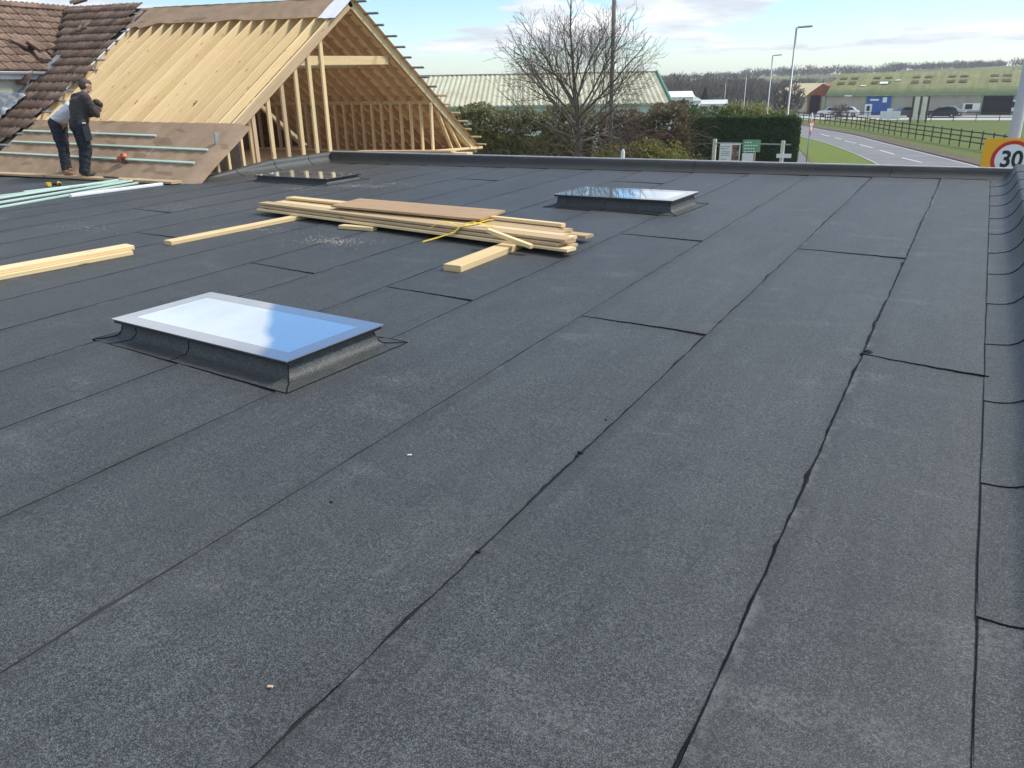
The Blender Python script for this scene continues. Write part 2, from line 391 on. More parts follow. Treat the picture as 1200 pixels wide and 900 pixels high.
# hills beyond the fields: a rising ridge with hedged fields
def hill_h(x, y):
    t = (y-260-0.10*x)/420.0; t = max(0.0, min(1.0, t)); t = t*t*(3-2*t)
    top = 13.5+0.012*(x+30)+2.2*nz(x*0.004, y*0.004, 3.1)+(1.5 if x > -60 else 0)
    return t*max(3.0, top)-0.2
def make_hill():
    k = NT('hill_fields'); v = k.coord()
    vo = k.n('ShaderNodeTexVoronoi'); vo.inputs['Scale'].default_value = 0.008; k.l(v, vo.inputs['Vector'])
    c = k.ramp(k.n('ShaderNodeSeparateColor').outputs[0], [(0, (0.1, 0.13, 0.05)), (1, (0.1, 0.13, 0.05))])
    sp = k.n('ShaderNodeSeparateColor'); k.l(vo.outputs['Color'], sp.inputs[0])
    c = k.ramp(sp.outputs[0], [(0.0, (0.14, 0.17, 0.06)), (0.4, (0.20, 0.19, 0.085)), (0.7, (0.16, 0.20, 0.075)), (1.0, (0.13, 0.10, 0.07))])
    c = k.mix(0.35, c, k.ramp(k.noise(v, 0.05, 6, 0.7), [(0.35, (0.09, 0.09, 0.05)), (0.7, (0.24, 0.24, 0.13))]))
    k.color(c); k.set(Roughness=0.95, Specular_IOR_Level=0.1); return k.m
h = MB(); h.grid(lambda x, y: (x, y, hill_h(x, y)), lin(-1500, 900, 90), lin(180, 1400, 50), True)
kind(h.build('hills', make_hill(), recalc=False), 'structure')

def G2(px, py):
    p = onground(px, py); return (p.x, p.y)
L_edge = [(3.5, 20), (0.5, 34), G2(1024, 192), G2(1000, 180), G2(968, 168.5), G2(936, 160.5), (-27, 112), (-44, 150), (-75, 210), (-120, 290)]
R_edge = [(10.0, 20), (6.5, 36), G2(1150, 195), G2(1040, 168), G2(1000, 157.5), G2(960, 151.0), G2(936, 146.2), (-38, 148), (-69, 208), (-113, 288)]
def resample(P, n):
    P = [Vector((p[0], p[1], 0)) for p in P]; d = [0]
    for a, b in zip(P, P[1:]): d.append(d[-1]+(b-a).length)
    o = []
    for i in range(n):
        t = d[-1]*i/(n-1)
        for j in range(len(P)-1):
            if t <= d[j+1]+1e-6:
                o.append(P[j].lerp(P[j+1], (t-d[j])/max(1e-6, d[j+1]-d[j]))); break
    for _ in range(2):
        o = [o[0]]+[(o[i-1]+o[i]*2+o[i+1])/4 for i in range(1, n-1)]+[o[-1]]
    return o
Lp, Rp = resample(L_edge, 80), resample(R_edge, 80)
def ribbon(A, B, z):
    q = MB()
    for i in range(len(A)-1):
        q.quad((A[i].x, A[i].y, z), (B[i].x, B[i].y, z), (B[i+1].x, B[i+1].y, z), (A[i+1].x, A[i+1].y, z))
    return q
kind(ribbon(Lp, Rp, 0.004).build('road', asphalt), 'structure')
mk = MB()
dashes = [((1057, 185), (1080, 190.5)), ((1031, 176), (1048, 181)), ((1007.5, 169.5), (1023, 173.5)), ((990, 165), (1003, 168)), ((978, 161.3), (986, 163.3)), ((962, 157.2), (972, 159.8))]
for a, b in dashes:
    p, q = onground(*a), onground(*b); d = (q-p).normalized(); s_ = Vector((-d.y, d.x, 0))*0.085
    for t in (p-s_, p+s_, q+s_, q-s_): t.z = 0.008
    mk.quad(*[(t.x, t.y, 0.009) for t in (p-s_, q-s_, q+s_, p+s_)])
def edge_line(P, Q, off, wd):
    for i in range(len(P)-1):
        n0 = (Q[i]-P[i]).normalized(); n1 = (Q[i+1]-P[i+1]).normalized()
        a, b, c, d = P[i]+n0*off, P[i]+n0*(off+wd), P[i+1]+n1*(off+wd), P[i+1]+n1*off
        mk.quad(*[(t.x, t.y, 0.009) for t in (a, b, c, d)])
edge_line(Rp, Lp, 0.25, 0.10); edge_line(Lp, Rp, 0.2, 0.06)
kind(mk.build('road_marking', paint_m), 'structure')
kb = MB()
for i in range(len(Lp)-1):
    if Lp[i].y < 130:
        n0 = (Lp[i]-Rp[i]).normalized(); n1 = (Lp[i+1]-Rp[i+1]).normalized()
        for a, b in ((0.0, 0.12),):
            p = [Lp[i]+n0*a, Lp[i]+n0*b, Lp[i+1]+n1*b, Lp[i+1]+n1*a]
            kb.quad(*[(t.x, t.y, 0.11) for t in p]); kb.quad((p[0].x, p[0].y, 0), (p[0].x, p[0].y, .11), (p[3].x, p[3].y, .11), (p[3].x, p[3].y, 0))
kind(kb.build('kerb', plain('kerb_concrete', (0.36, 0.35, 0.33), 0.85, 0.12)), 'structure')
# verge and footpath on the near side of the road
PR = [(-2.0, 20), (-5.0, 36), G2(949, 190), G2(934, 172.6), (-18.5, 84), (-29.5, 112), (-47, 150), (-78, 210), (-123, 290)]
PRp = resample(PR, 80)
Lk = [a+(a-b).normalized()*0.12 for a, b in zip(Lp, Rp)]
kind(ribbon(PRp, Lk, 0.09).build('verge', verge_m), 'structure')
PLp = [a+Vector((-1.9, -0.45, 0)) for a in PRp]
kind(ribbon(PLp, PRp, 0.06).build('footpath', path_m), 'structure')
# rough far-side bank with bare soil between road and fence
bk = [b+(b-a).normalized()*1.6 for a, b in zip(Lp, Rp)]
kind(ribbon(Rp, bk, 0.05).build('road_bank', plain('bank_soil', (0.10, 0.075, 0.045), 0.95, 0.4, 2)), 'structure')
yd = MB(); yd.quad((-24, -10, 0.004), (5, -10, 0.004), (4, 21, 0.004), (-10.5, 22, 0.004)); kind(yd.build('yard', yard_m), 'structure')
ap = MB(); ap.quad((-40, 126, .004), (40, 124, .004), (40, 150, .004), (-40, 150, .004))
kind(ap.build('farmyard', make_asphalt('concrete_apron', (0.34, 0.33, 0.30), (0.46, 0.45, 0.42))), 'structure')

# ------------------------------------------------------------------ the flat-roofed building
B = thing('flat_roof_building', 'building with a wide flat roof of charcoal mineral felt in long lapped strips', 'building', (-6, 5, 0))
wl = MB()
wl.box((-12.80, -3.9, 0.0), (0.62, 13.63, 2.78)); wl.box((-24.0, -3.9, 0.0), (-12.81, 9.62, 2.60))
wl.build('wall', block_wall, B)
seams = [0.235, -0.385, -1.325, -2.255, -3.20, -4.14, -5.08, -6.02, -6.96, -7.90, -8.84, -9.78, -10.72, -11.66, -12.60]
XL = list(reversed(seams))
fm = MB()
def sag(x, y): return 0.004*nz(x*0.9, y*0.5, 1.0)+0.0025*nz(x*3.1, y*2.2, 4.0)
def strip(xa, xb, ya, yb, z0=0.0):
    us = [xa, xa+.05, xa+.12]+lin(xa+.25, xb+0.03, 5); vs_ = lin(ya, yb, max(3, int((yb-ya)/0.35)))
    def fn(x, y):
        t = (x-xa)/(xb-xa)
        return (x, y, rz(x, y)+sag(x, y)+z0+0.007*(1-t) if t < 0.995 else rz(x, y)+sag(x, y)-0.002)
    f0 = len(fm.uv); fm.grid(fn, us, vs_); fm.uv[f0:] = [[(a-xa, b) for a, b in q_] for q_ in fm.uv[f0:]]
    n = len(vs_)
    for j in range(n-1):      # turned-down lap edge
        y0, y1 = vs_[j], vs_[j+1]
        fm.quad((xa, y0, rz(xa, y0)+sag(xa, y0)+z0+.007), (xa, y1, rz(xa, y1)+sag(xa, y1)+z0+.007), (xa, y1, rz(xa, y1)-.012), (xa, y0, rz(xa, y0)-.012), [(0.2, 0)]*4)
for i in range(len(XL)-1): strip(XL[i], XL[i+1], -3.6, 13.60)
x = -12.60
while x > -23.5:
    strip(x-0.94, x, -3.6, 9.75 if x > -13.5 else 9.7); x -= 0.94
fm.build('roof_felt', felt, B, recalc=False)

def seam_mesh(mb, pts, wfun, zoff=0.006, rag=1.0):
    """irregular bead of bitumen squeezed out along a lap"""
    row = []
    for k, (x, y) in enumerate(pts):
        a = pts[max(0, k-1)]; b = pts[min(len(pts)-1, k+1)]
        dx, dy = b[0]-a[0], b[1]-a[1]; L = math.hypot(dx, dy); nx, ny = -dy/L, dx/L
        wd = wfun(k, x, y)
        if wd <= 0: row.append(None); continue
        b_ = 1+max(0, nz(k*0.17, x*7, 3.3)-.28)*3.2; w0 = wd*b_*(0.45+0.5*nz(k*0.61, x*3, y)); w1 = wd*b_*(0.5+0.6*nz(k*0.53, x, y*2+7))
        row.append(((x+nx*w0, y+ny*w0), (x, y), (x-nx*w1, y-ny*w1)))
    Z = lambda p, h_: (p[0], p[1], rz(*p)+sag(*p)+zoff+h_)
    for a, b in zip(row, row[1:]):
        if a is None or b is None: continue
        mb.quad(Z(a[0], -.002), Z(b[0], -.002), Z(b[1], .004), Z(a[1], .004), None, True)
        mb.quad(Z(a[1], .004), Z(b[1], .004), Z(b[2], -.006), Z(a[2], -.006), None, True)
wid = {-0.385: 0.015, -1.325: 0.0155, -2.255: 0.0105, -3.20: 0.009}
for sxm in seams[1:]:
    bw = wid.get(sxm, 0.008); sm_ = MB(); y = -3.5; pts = []
    while y < 13.58:
        pts.append((sxm-0.004+0.014*nz(y*0.8, sxm*5, 2)+0.010*nz(y*4.2, sxm*9, 3)+.004*nz(y*13, sxm, 8), y)); y += 0.045
    def wf(k, x, y, bw=bw, sxm=sxm):
        c = nz(y*0.55, sxm*3.7, 9); f_ = nz(y*4.0, sxm, 1.0)
        if sxm < -2 and c < -0.12: return bw*0.3
        return bw*(1+0.45*f_+0.35*c)
    seam_mesh(sm_, pts, wf); sm_.build('bitumen_seam', bitumen if sxm > -2 else bitumen_d, B, recalc=False)
laps = [((-3.18, 7.80), (-2.26, 7.72)), ((-4.13, 4.97), (-3.21, 4.88)), ((-2.25, 4.84), (-1.33, 4.78)), ((-1.32, 7.66), (-0.39, 7.58)),
        ((-0.39, 4.78), (0.26, 4.67)), ((-6.02, 5.19), (-5.09, 5.11)), ((-8.84, 5.9), (-7.92, 5.85)), ((-7.9, 11.6), (-6.97, 11.5)), ((-10.7, 7.2), (-9.8, 7.15)), ((-5.05, 11.9), (-4.15, 11.85))]
for (xa, ya), (xb, yb) in laps:
    q = MB(); n = 26
    pts = [(xa+(xb-xa)*i/(n-1), ya+(yb-ya)*i/(n-1)+0.012*nz(i*0.35, xa, ya)) for i in range(n)]
    seam_mesh(q, pts, lambda k, x, y: 0.016*(1+0.4*nz(k*.4, x, y)), 0.007); q.build('bitumen_lap', bitumen, B, recalc=False)
# fold blob at the end of one lap
q = MB(); p = onroof(1017, 414); q.sphere((p.x, p.y, p.z+.006), 0.032, 10, 6, (0.9, 1, 0.45)); q.sphere((p.x-.012, p.y-.04, p.z+.003), 0.028, 8, 5, (1, 1, .4)); q.build('bitumen_lap', bitumen, B)

for px, py, r_ in ((680, 533, .013), (560, 649, .010), (676, 537, .007), (388, 590, .006), (710, 494, .006)):
    p = onroof(px, py); q = MB(); q.sphere((p.x, p.y, p.z+sag(p.x, p.y)+.008), r_, 8, 6, (1.3, .8, .6)); q.build('bitumen_lap', bitumen, B)
for px, py, r_, nm, lb in ((317, 807, .008, 'wood_chip', 'tiny pale orange wood chip on the felt at the lower left'), (480, 535, .010, 'wood_chip', 'tiny white chip on the felt between two seams in the middle')):
    p = onroof(px, py); q = MB(); z = p.z+sag(p.x, p.y)+.008; q.bar((p.x-r_, p.y-r_*.3, z), (p.x+r_, p.y+r_*.3, z+.003), r_*.9, .004); tag(q.build(nm, plain('chip_'+str(px), (.62, .42, .26) if px == 317 else (.7, .69, .64), .8)), lb, 'wood chip')

# right-hand upstand: overlapping felt pieces over an angle fillet
prof = [(0.240, 0.004), (0.30, 0.008), (0.36, 0.017), (0.405, 0.034), (0.445, 0.070), (0.475, 0.120), (0.495, 0.175), (0.512, 0.208), (0.545, 0.218), (0.80, 0.216), (0.812, 0.206), (0.815, 0.09)]
lapsy = [-3.6, -2.2, -1.1, -0.2, 0.7, 1.55, 2.41, 3.35, 4.30, 5.28, 6.26, 7.21, 8.07, 9.01, 9.94, 10.86, 11.73, 12.6, 13.5]
for a, b in zip(lapsy, lapsy[1:]):
    q = MB(); us = lin(0, len(prof)-1, 2*len(prof)-1)
    def pf(u):
        i = min(int(u), len(prof)-2); t = u-i
        return prof[i][0]*(1-t)+prof[i+1][0]*t, prof[i][1]*(1-t)+prof[i+1][1]*t
    def fn(u, y):
        x, h_ = pf(u); t = (y-a)/(b-a); o = 0.004*(1-t)-0.0005
        wob = 0.006*nz(u*0.8, y*1.7, 5)
        yy = y+(0.03*nz(a*3, u*0.35, 2) if t < 0.01 else 0)
        return (x-o*0.7+wob*0.6, yy, rz(0.24, yy)+h_+o*0.7+wob*0.5)
    q.grid(fn, us, lin(a, b+0.06, 8)); q.build('upstand_felt', felt_up, B, recalc=False)
    e = MB()
    e.tube([Vector(fn(u, a))+Vector((-0.0005, -0.0005, 0.0)) for u in us], 0.0026, 5); e.build('bitumen_lap', bitumen, B)
e = MB(); e.tube([(0.240+0.006*nz(y*2, 3), y, rz(.24, y)+.004) for y in lin(-3.5, 13.4, 120)], 0.0024, 5); e.build('bitumen_seam', bitumen, B)
core = MB(); core.box((0.53, -3.6, 2.7), (0.79, 13.7, 3.08)); core.build('wall', block_wall, B)
# far upstand with pale drip trim
def top_z(x): return 3.42+0.003*x
bp = [(13.36, 0.004), (13.43, 0.012), (13.50, 0.045), (13.545, 0.10), (13.56, 0.15)]
q = MB()
xsb = lin(-12.62, 0.80, 60)
def bfn(x, v):
    i = min(int(v), 7); t = v-i
    P = [(yy, rz(x, yy)+hh) for yy, hh in bp]+[(13.575, top_z(x)-.012), (13.585, top_z(x)), (13.625, top_z(x)+.004), (13.64, top_z(x)-.12)]
    yy = P[i][0]*(1-t)+P[i+1][0]*t; z = P[i][1]*(1-t)+P[i+1][1]*t
    return (x, yy+0.006*nz(x*1.3, v, 2), z+0.006*nz(x*0.9, v*.3, 8))
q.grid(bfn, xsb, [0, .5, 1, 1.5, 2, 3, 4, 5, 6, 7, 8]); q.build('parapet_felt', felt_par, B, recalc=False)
for xx in (-10.9, -7.3, -4.2, -1.1):
    e = MB(); e.tube([Vector(bfn(xx+.02*nz(xx, v), v))+Vector((0, -.001, .0)) for v in lin(0, 6.4, 15)], 0.003, 5); e.build('bitumen_lap', bitumen, B)
e = MB(); e.tube([(x, 13.36+.01*nz(x*2, 1), rz(x, 13.36)+.006) for x in lin(-12.5, .2, 90)], 0.006, 5); e.build('bitumen_seam', bitumen, B)
e = MB()
for a, b in zip(lin(-12.66, 0.82, 6), lin(-12.66, 0.82, 6)[1:]):
    e.bar((a+.004, 13.635, top_z(a)+.010), (b-.004, 13.635, top_z(b)+.010), 0.034, 0.024, (0, 0, 1), .006)
    e.bar((a+.004, 13.66, top_z(a)-.076), (b-.004, 13.66, top_z(b)-.076), 0.006, 0.135, (0, 0, 1))
e.build('drip_trim', trim_grey, B)
core = MB(); core.box((-12.7, 13.572, 2.7), (0.70, 13.63, 3.12)); core.build('wall', block_wall, B)
# upstand along the open timber gable
q = MB()
def lh(y): return 0.02+0.19*min(1, max(0, (y-9.7)/2.2))
lp = [(0.28, .004), (0.20, .012), (0.12, .05), (.07, .5), (.05, .9), (.02, 1.0), (-.12, 1.0), (-.125, .6)]
def lfn(y, v):
    i = min(int(v), 6); t = v-i; H = lh(y)
    P = [(a, b if k < 3 else b*H) for k, (a, b) in enumerate(lp)]
    P = [(a, min(b, H)) for a, b in P]
    return (-12.72+P[i][0]*(1-t)+P[i+1][0]*t+.006*nz(y, v), y, rz(-12.7, y)+P[i][1]*(1-t)+P[i+1][1]*t+.006*nz(y*1.4, v, 4))
q.grid(lfn, lin(9.9, 13.76, 30), lin(0, 7, 15)); q.build('parapet_felt', felt_up, B, recalc=False)
for yy in (10.9, 11.9, 12.9):
    e = MB(); e.tube([Vector(lfn(yy, v))+Vector((.003, 0, .001)) for v in lin(0, 6, 12)], 0.005, 5); e.build('bitumen_lap', bitumen, B)

# ------------------------------------------------------------------ rooflights
k = NT('rooflight_border'); k.set(Base_Color=(0.30, 0.33, 0.38, 1), Roughness=0.03, Metallic=0.6, IOR=2.2, Specular_IOR_Level=0.5); frit_m = k.m
k = NT('rooflight_glass'); k.set(Base_Color=(0.60, 0.70, 0.78, 1), Roughness=0.02, Metallic=0.82, IOR=2.0, Specular_IOR_Level=0.5); glass_m = k.m
def rooflight(x0, x1, y0, y1, h, label):
    cx, cy = (x0+x1)/2, (y0+y1)/2
    T = thing('rooflight', label, 'rooflight', (cx, cy, rz(cx, cy)), 'rooflights set into the felt roof')
    ring = [(0.15, 0.004), (0.09, 0.006), (0.045, 0.012), (0.02, 0.032), (0.006, min(.075, h*.5)), (0.0, min(.12, h*.7)), (0.0, h-.018)]
    q = MB(); ix0, ix1, iy0, iy1 = x0+.05, x1-.05, y0+.05, y1-.05
    def corner(o, k):
        return [(ix0-o, iy0-o), (ix1+o, iy0-o), (ix1+o, iy1+o), (ix0-o, iy1+o)][k]
    for side in range(4):
        def fn(t, v):
            i = min(int(v), len(ring)-2); f_ = v-i
            o = ring[i][0]*(1-f_)+ring[i+1][0]*f_; hh = ring[i][1]*(1-f_)+ring[i+1][1]*f_
            a, b = corner(o, side), corner(o, (side+1) % 4)
            x, y = a[0]+(b[0]-a[0])*t, a[1]+(b[1]-a[1])*t
            wob = .004*nz(t*6, v, side+cx)
            return (x+wob, y+wob, rz(x, y)+hh+.004+abs(wob)*.5)
        q.grid(fn, lin(0, 1, 14), lin(0, len(ring)-1, 13))
        e = MB(); n = 24; A, C = corner(.153, side), corner(.153, (side+1) % 4)
        pts = [(A[0]+(C[0]-A[0])*i/(n-1)+.006*nz(i*.5, cx, side), A[1]+(C[1]-A[1])*i/(n-1)+.006*nz(i*.5, cy, side+3)) for i in range(n)]
        seam_mesh(e, pts, lambda kk, x, y: .009, .006); e.build('bitumen_lap', bitumen, T, recalc=False)
        e = MB(); e.tube([Vector(fn(0.0, v))+Vector((0, 0, .002)) for v in lin(0, len(ring)-1, 14)], .0035, 5); e.build('bitumen_lap', bitumen, T)
        if side in (0, 2):
            for tt in (0.10, 0.45):
                e = MB(); e.tube([Vector(fn(tt+.01*nz(v, tt), v))+Vector((0, -.001 if side == 0 else .001, .001)) for v in lin(0, len(ring)-1.5, 12)], .003, 5); e.build('bitumen_lap', bitumen, T)
    q.build('kerb', felt_up, T, recalc=False)
    zt = lambda x, y: rz(x, y)+h
    fr = MB(); fr.prism([(x0+.012, y0+.012), (x1-.012, y0+.012), (x1-.012, y1-.012), (x0+.012, y1-.012)], lambda x, y: (x, y, zt(x, y)-.03), lambda x, y: (x, y, zt(x, y)-.0075))
    fr.build('frame', black_metal, T)
    bd = 0.115
    O = [(x0, y0), (x1, y0), (x1, y1), (x0, y1)]; I = [(x0+bd, y0+bd), (x1-bd, y0+bd), (x1-bd, y1-bd), (x0+bd, y1-bd)]
    b = MB()
    for kk in range(4):
        j = (kk+1) % 4
        P = [O[kk], O[j], I[j], I[kk]]; b.prism(P, lambda x, y: (x, y, zt(x, y)-.007), lambda x, y: (x, y, zt(x, y)))
    b.build('border', frit_m, T)
    gl = MB(); gl.prism(I, lambda x, y: (x, y, zt(x, y)-.007), lambda x, y: (x, y, zt(x, y)-.0012)); gl.build('glass_pane', glass_m, T)
    T.rotation_euler.z = R(-4.2)
    return T
rooflight(-5.015, -3.185, 2.995, 3.805, 0.145, 'large rooflight nearest the camera, reflecting white cloud and blue sky')
rooflight(-11.55, -9.62, 10.27, 11.13, 0.115, 'rooflight in front of the open timber gable, mirroring its studs')
rooflight(-4.74, -3.05, 9.21, 10.06, 0.168, 'rooflight beyond the plank pile, reflecting the bare tree and sky')

# ------------------------------------------------------------------ pitched roof under construction
YE, YR, YF = 9.73, 14.85, 20.05
ZE, ZR, ZF = 3.14, 6.62, 3.02
GX = -12.86
def lift(x): return 0.030*(GX-x)
def near_z(x, y): t = (y-YE)/(YR-YE); return ZE+(ZR+lift(x)-ZE)*t
def far_z(x, y): t = (y-YR)/(YF-YR); return (ZR+lift(x))*(1-t)+ZF*t
def near_p(x, y, h=0.0): return Vector((x, y-0.56*h, near_z(x, y)+0.83*h))
def far_p(x, y, h=0.0): return Vector((x, y+0.57*h, far_z(x, y)+0.82*h))
nup, fup = Vector((0, -.56, .83)), Vector((0, .57, .82))
T = thing('timber_roof_frame', 'new pitched roof frame of pale pine rafters with an open gable end and brown membrane', 'roof frame', (-16, 14.8, 3.0))
xr = [GX-0.03-0.4*i for i in range(18)]
for i, x in enumerate(xr):
    ya = YE+0.02
    b = MB(); b.bar(near_p(x, ya, -.09), near_p(x, YR-.02, -.09), .048, .175, nup, .003); b.build('rafter', pine, T)
    b = MB(); b.bar(far_p(x, YR+.02, -.09), far_p(x, YF-.03, -.09), .048, .175, fup, .003); b.build('rafter', pine_in, T)
b = MB(); b.bar((GX-.0, YR, ZR-.16), (xr[-1]-.1, YR, ZR+lift(xr[-1])-.16), .034, .22, (0, 0, 1)); b.build('ridge_board', pine_in, T)
# doubled barge rafters at the gable
b = MB(); b.bar(near_p(GX+.055, YE+.1, -.085), near_p(GX+.055, YR-.02, -.085), .045, .165, nup, .003); b.build('rafter', pine_dull, T)
b = MB(); b.bar(far_p(GX+.055, YR, -.085), far_p(GX+.055, YF-.05, -.085), .045, .165, fup, .003); b.build('rafter', pine, T)
# gable studs under the near rafters
for y in (13.82, 13.40, 12.97, 12.53, 12.10, 11.65, 11.27, 10.90, 10.62, 10.36):
    b = MB(); b.bar((GX+.0, y, 3.10), (GX+.0, y, near_z(GX, y)-.12), .095 if y > 11.4 else .06, .048, (1, 0, 0), .003)
    b.build('stud', pine if y not in (12.53, 11.65) else pine_dull, T)
b = MB(); b.bar((GX, 10.3, 3.12), (GX, 13.95, 3.12), .1, .05); b.build('sole_plate', pine_dull, T)
b = MB(); b.bar((GX-.05, 12.98, 5.28), (GX-.05, 16.18, 5.36), .048, .19, (0, 0, 1), .003); b.build('collar_beam', pine, T)
for i in range(7):
    x = GX-.9-i*.8
    b = MB(); b.bar((x, 13.0, 5.28), (x, 16.6, 5.30), .048, .14, (0, 0, 1)); b.build('collar_beam', pine_in, T)
# low stud walls inside, under both slopes
for i in range(11):
    x = GX+.03-.34*i
    b = MB(); b.bar((x, 17.80, 3.08), (x, 17.80, 4.36), .048, .095, (0, 1, 0), .003); b.build('stud', pine, T)
for i in range(7):
    x = GX-4.1-.4*i
    b = MB(); b.bar((x, 17.80, 3.0), (x, 17.80, 4.3), .048, .095, (0, 1, 0)); b.build('stud', pine_in, T)
b = MB(); b.bar((GX+.1, 17.8, 3.06), (xr[-1], 17.8, 3.06), .1, .05); b.build('sole_plate', pine, T)
b = MB(); b.bar((GX+.06, 17.88, 4.36), (xr[-1], 17.88, 4.36), .1, .1); b.build('wall_plate', pine_in, T)
for i in range(12):
    x = GX-.45-.5*i
    b = MB(); b.bar((x, 11.95, 3.05), (x, 11.95, near_z(x, 11.95)-.15), .048, .095, (0, 1, 0)); b.build('stud', pine_in, T)
for j in range(3):
    y = 18.45+.42*j
    b = MB(); b.bar((GX-.02, y+.35, 3.06), (GX-.02, y-.32, far_z(GX, y-.32)-.2), .045, .09, (1, 0, 0)); b.build('brace', pine, T)
b = MB(); b.bar((GX+.12, 13.9, 3.2), (GX+.12, 20.1, 3.06), .12, .06, (0, 0, 1), .004); b.build('wall_plate', pine, T)
fd = MB(); fd.box((-19.5, 9.95, 2.93), (GX+.03, 20.0, 3.03)); fd.build('floor_deck', pine_dull, T)
gw = MB(); gw.prism([(YE+.3, 2.9), (YF-.3, 2.9), (YR, ZR+.05)], lambda y, z: (-19.55, y, z), lambda y, z: (-19.65, y, z)); gw.build('inner_wall', brown_wall, T)
pn = MB(); pn.box((-14.6, 11.75, 3.04), (-13.5, 11.80, 4.25)); pn.build('board_panel', lead, T)
# membrane: over the whole far slope, ridge and bottom of the near slope
q = MB(); q.grid(lambda x, y: far_p(x, y, .006+.012*math.sin(x*2*math.pi/.4)*0.4+.01*nz(x, y)), lin(-19.6, GX+.17, 60), lin(YR-.02, YF+.05, 24)); q.build('membrane', membrane, T, recalc=False)
def rm(x, y):
    e = 0.05*nz(x*1.1, 0, 3); yy = 14.22+e+(y*(YR-14.22-e))
    if x < -18.7: yy -= (0.12+.1*nz(x*3, 1))*(1-y)*max(0, min(1, (-18.7-x)*2))
    p = near_p(x, yy, .012+.025*(1-y)*abs(nz(x*2.3, y*2, 6))+.012*nz(x*2, y*3))
    return p
q = MB(); q.grid(rm, lin(-20.05, GX+.10, 70), lin(0, 1, 9)); q.build('membrane', membrane, T, recalc=False)
q = MB(); q.grid(lambda x, y: near_p(x, y, .008+.010*nz(x*1.5, y*2, 2)+.006*math.sin(x*2*math.pi/.4)), lin(-19.75, GX+.07, 70), lin(YE-.10, 11.12, 18)); q.build('membrane', membrane, T, recalc=False)
# loose flap turned down over the gable edge
q = MB(); q.grid(lambda u, y: near_p(GX+.07+.42*u, y-.02*u, .012+.03*u-.11*u*u+.02*nz(u*3, y*2, 3)*u), lin(0, 1, 8), lin(YE-.14, 11.12, 18)); q.build('membrane_flap', membrane, T, recalc=False)
q = MB()
q.grid(lambda u, v: near_p(GX-.30+.52*u, 14.15+.72*v, .035+.02*nz(u*3, v*3)), lin(0, 1, 6), lin(0, 1, 6)); q.build('underlay_patch', white_pvc, T, recalc=False)
# battens: three on the near membrane, a ladder of them on the far slope
for (xa, xb, y) in ((-19.6, -14.73, 10.74), (-19.62, -12.82, 10.43), (-19.65, -12.86, 10.11)):
    b = MB(); b.bar(near_p(xa, y+.02, .035), near_p(xb, y-.01, .035), .05, .028, nup, .003); b.build('batten', teal, T)
batt = plain('grey_batten', (0.20, 0.24, 0.235), 0.75, 0.2)
for i in range(16):
    y = YR+.12+i*.327
    b = MB(); b.bar(far_p(-19.6, y, .03), far_p(GX+.42+.07*math.sin(i*2.3), y, .03), .05, .028, fup); b.build('batten', batt if i < 9 else pine, T)
b = MB(); b.bar((GX+.08, 10.62, 3.55), (GX+.08, 10.62, 3.95), .1, .03, (1, 0, 0)); b.build('hanger_plate', grey_metal, T)

# boards lying along the eaves, and on the far parapet
def board(name, label, cat, p0, p1, wd, ht, mat, up=(0, 0, 1), group=None, c=.004):
    b = MB(); b.bar(p0, p1, wd, ht, up, c); return tag(b.build(name, mat), label, cat, group)
board('scaffold_board', 'pale plank underfoot along the eaves, the one nearer the turned-down membrane edge', 'board', (-16.9, 9.60, rz(-17, 9.6)+.045), (-12.75, 9.55, rz(-13, 9.5)+.045), .24, .045, pine_dull, group='boards along the eaves')
board('scaffold_board', 'pale plank along the eaves at the left edge of the photo, reaching to the boots', 'board', (-21.5, 9.52, rz(-21, 9.6)+.05), (-16.95, 9.56, rz(-17, 9.5)+.05), .26, .045, pine_dull, group='boards along the eaves')
board('offcut', 'short dark timber offcut lying on the eaves plank to the right of the workers', 'offcut', (-14.9, 9.53, rz(-14.9, 9.5)+.0825), (-14.45, 9.50, rz(-14.5, 9.5)+.0825), .06, .03, plain('dark_offcut', (.05, .045, .04), .8))
board('loose_board', 'pale board lying behind the far parapet beside the gable foot, the longer upper one', 'board', (-12.3, 14.2, 3.36), (-9.7, 14.2, 3.42), .2, .045, pine_dull, group='boards behind the parapet')
board('loose_board', 'pale board lying behind the far parapet under the longer one, its end jutting right', 'board', (-11.5, 14.3, 3.32), (-9.35, 14.3, 3.375), .22, .045, pine, group='boards behind the parapet')
tr = MB(); tr.bar((-12.5, 14.05, 3.19), (-9.0, 14.05, 3.24), .05, .16); tr.bar((-12.5, 14.45, 3.19), (-9.0, 14.45, 3.24), .05, .16)
for x in (-12.3, -9.2): tr.bar((x, 14.05, 0), (x, 14.05, 3.16), .05, .05); tr.bar((x, 14.45, 0), (x, 14.45, 3.16), .05, .05)
tag(tr.build('trestle', pine_dull), 'timber trestle behind the parapet holding up the loose boards', 'trestle')

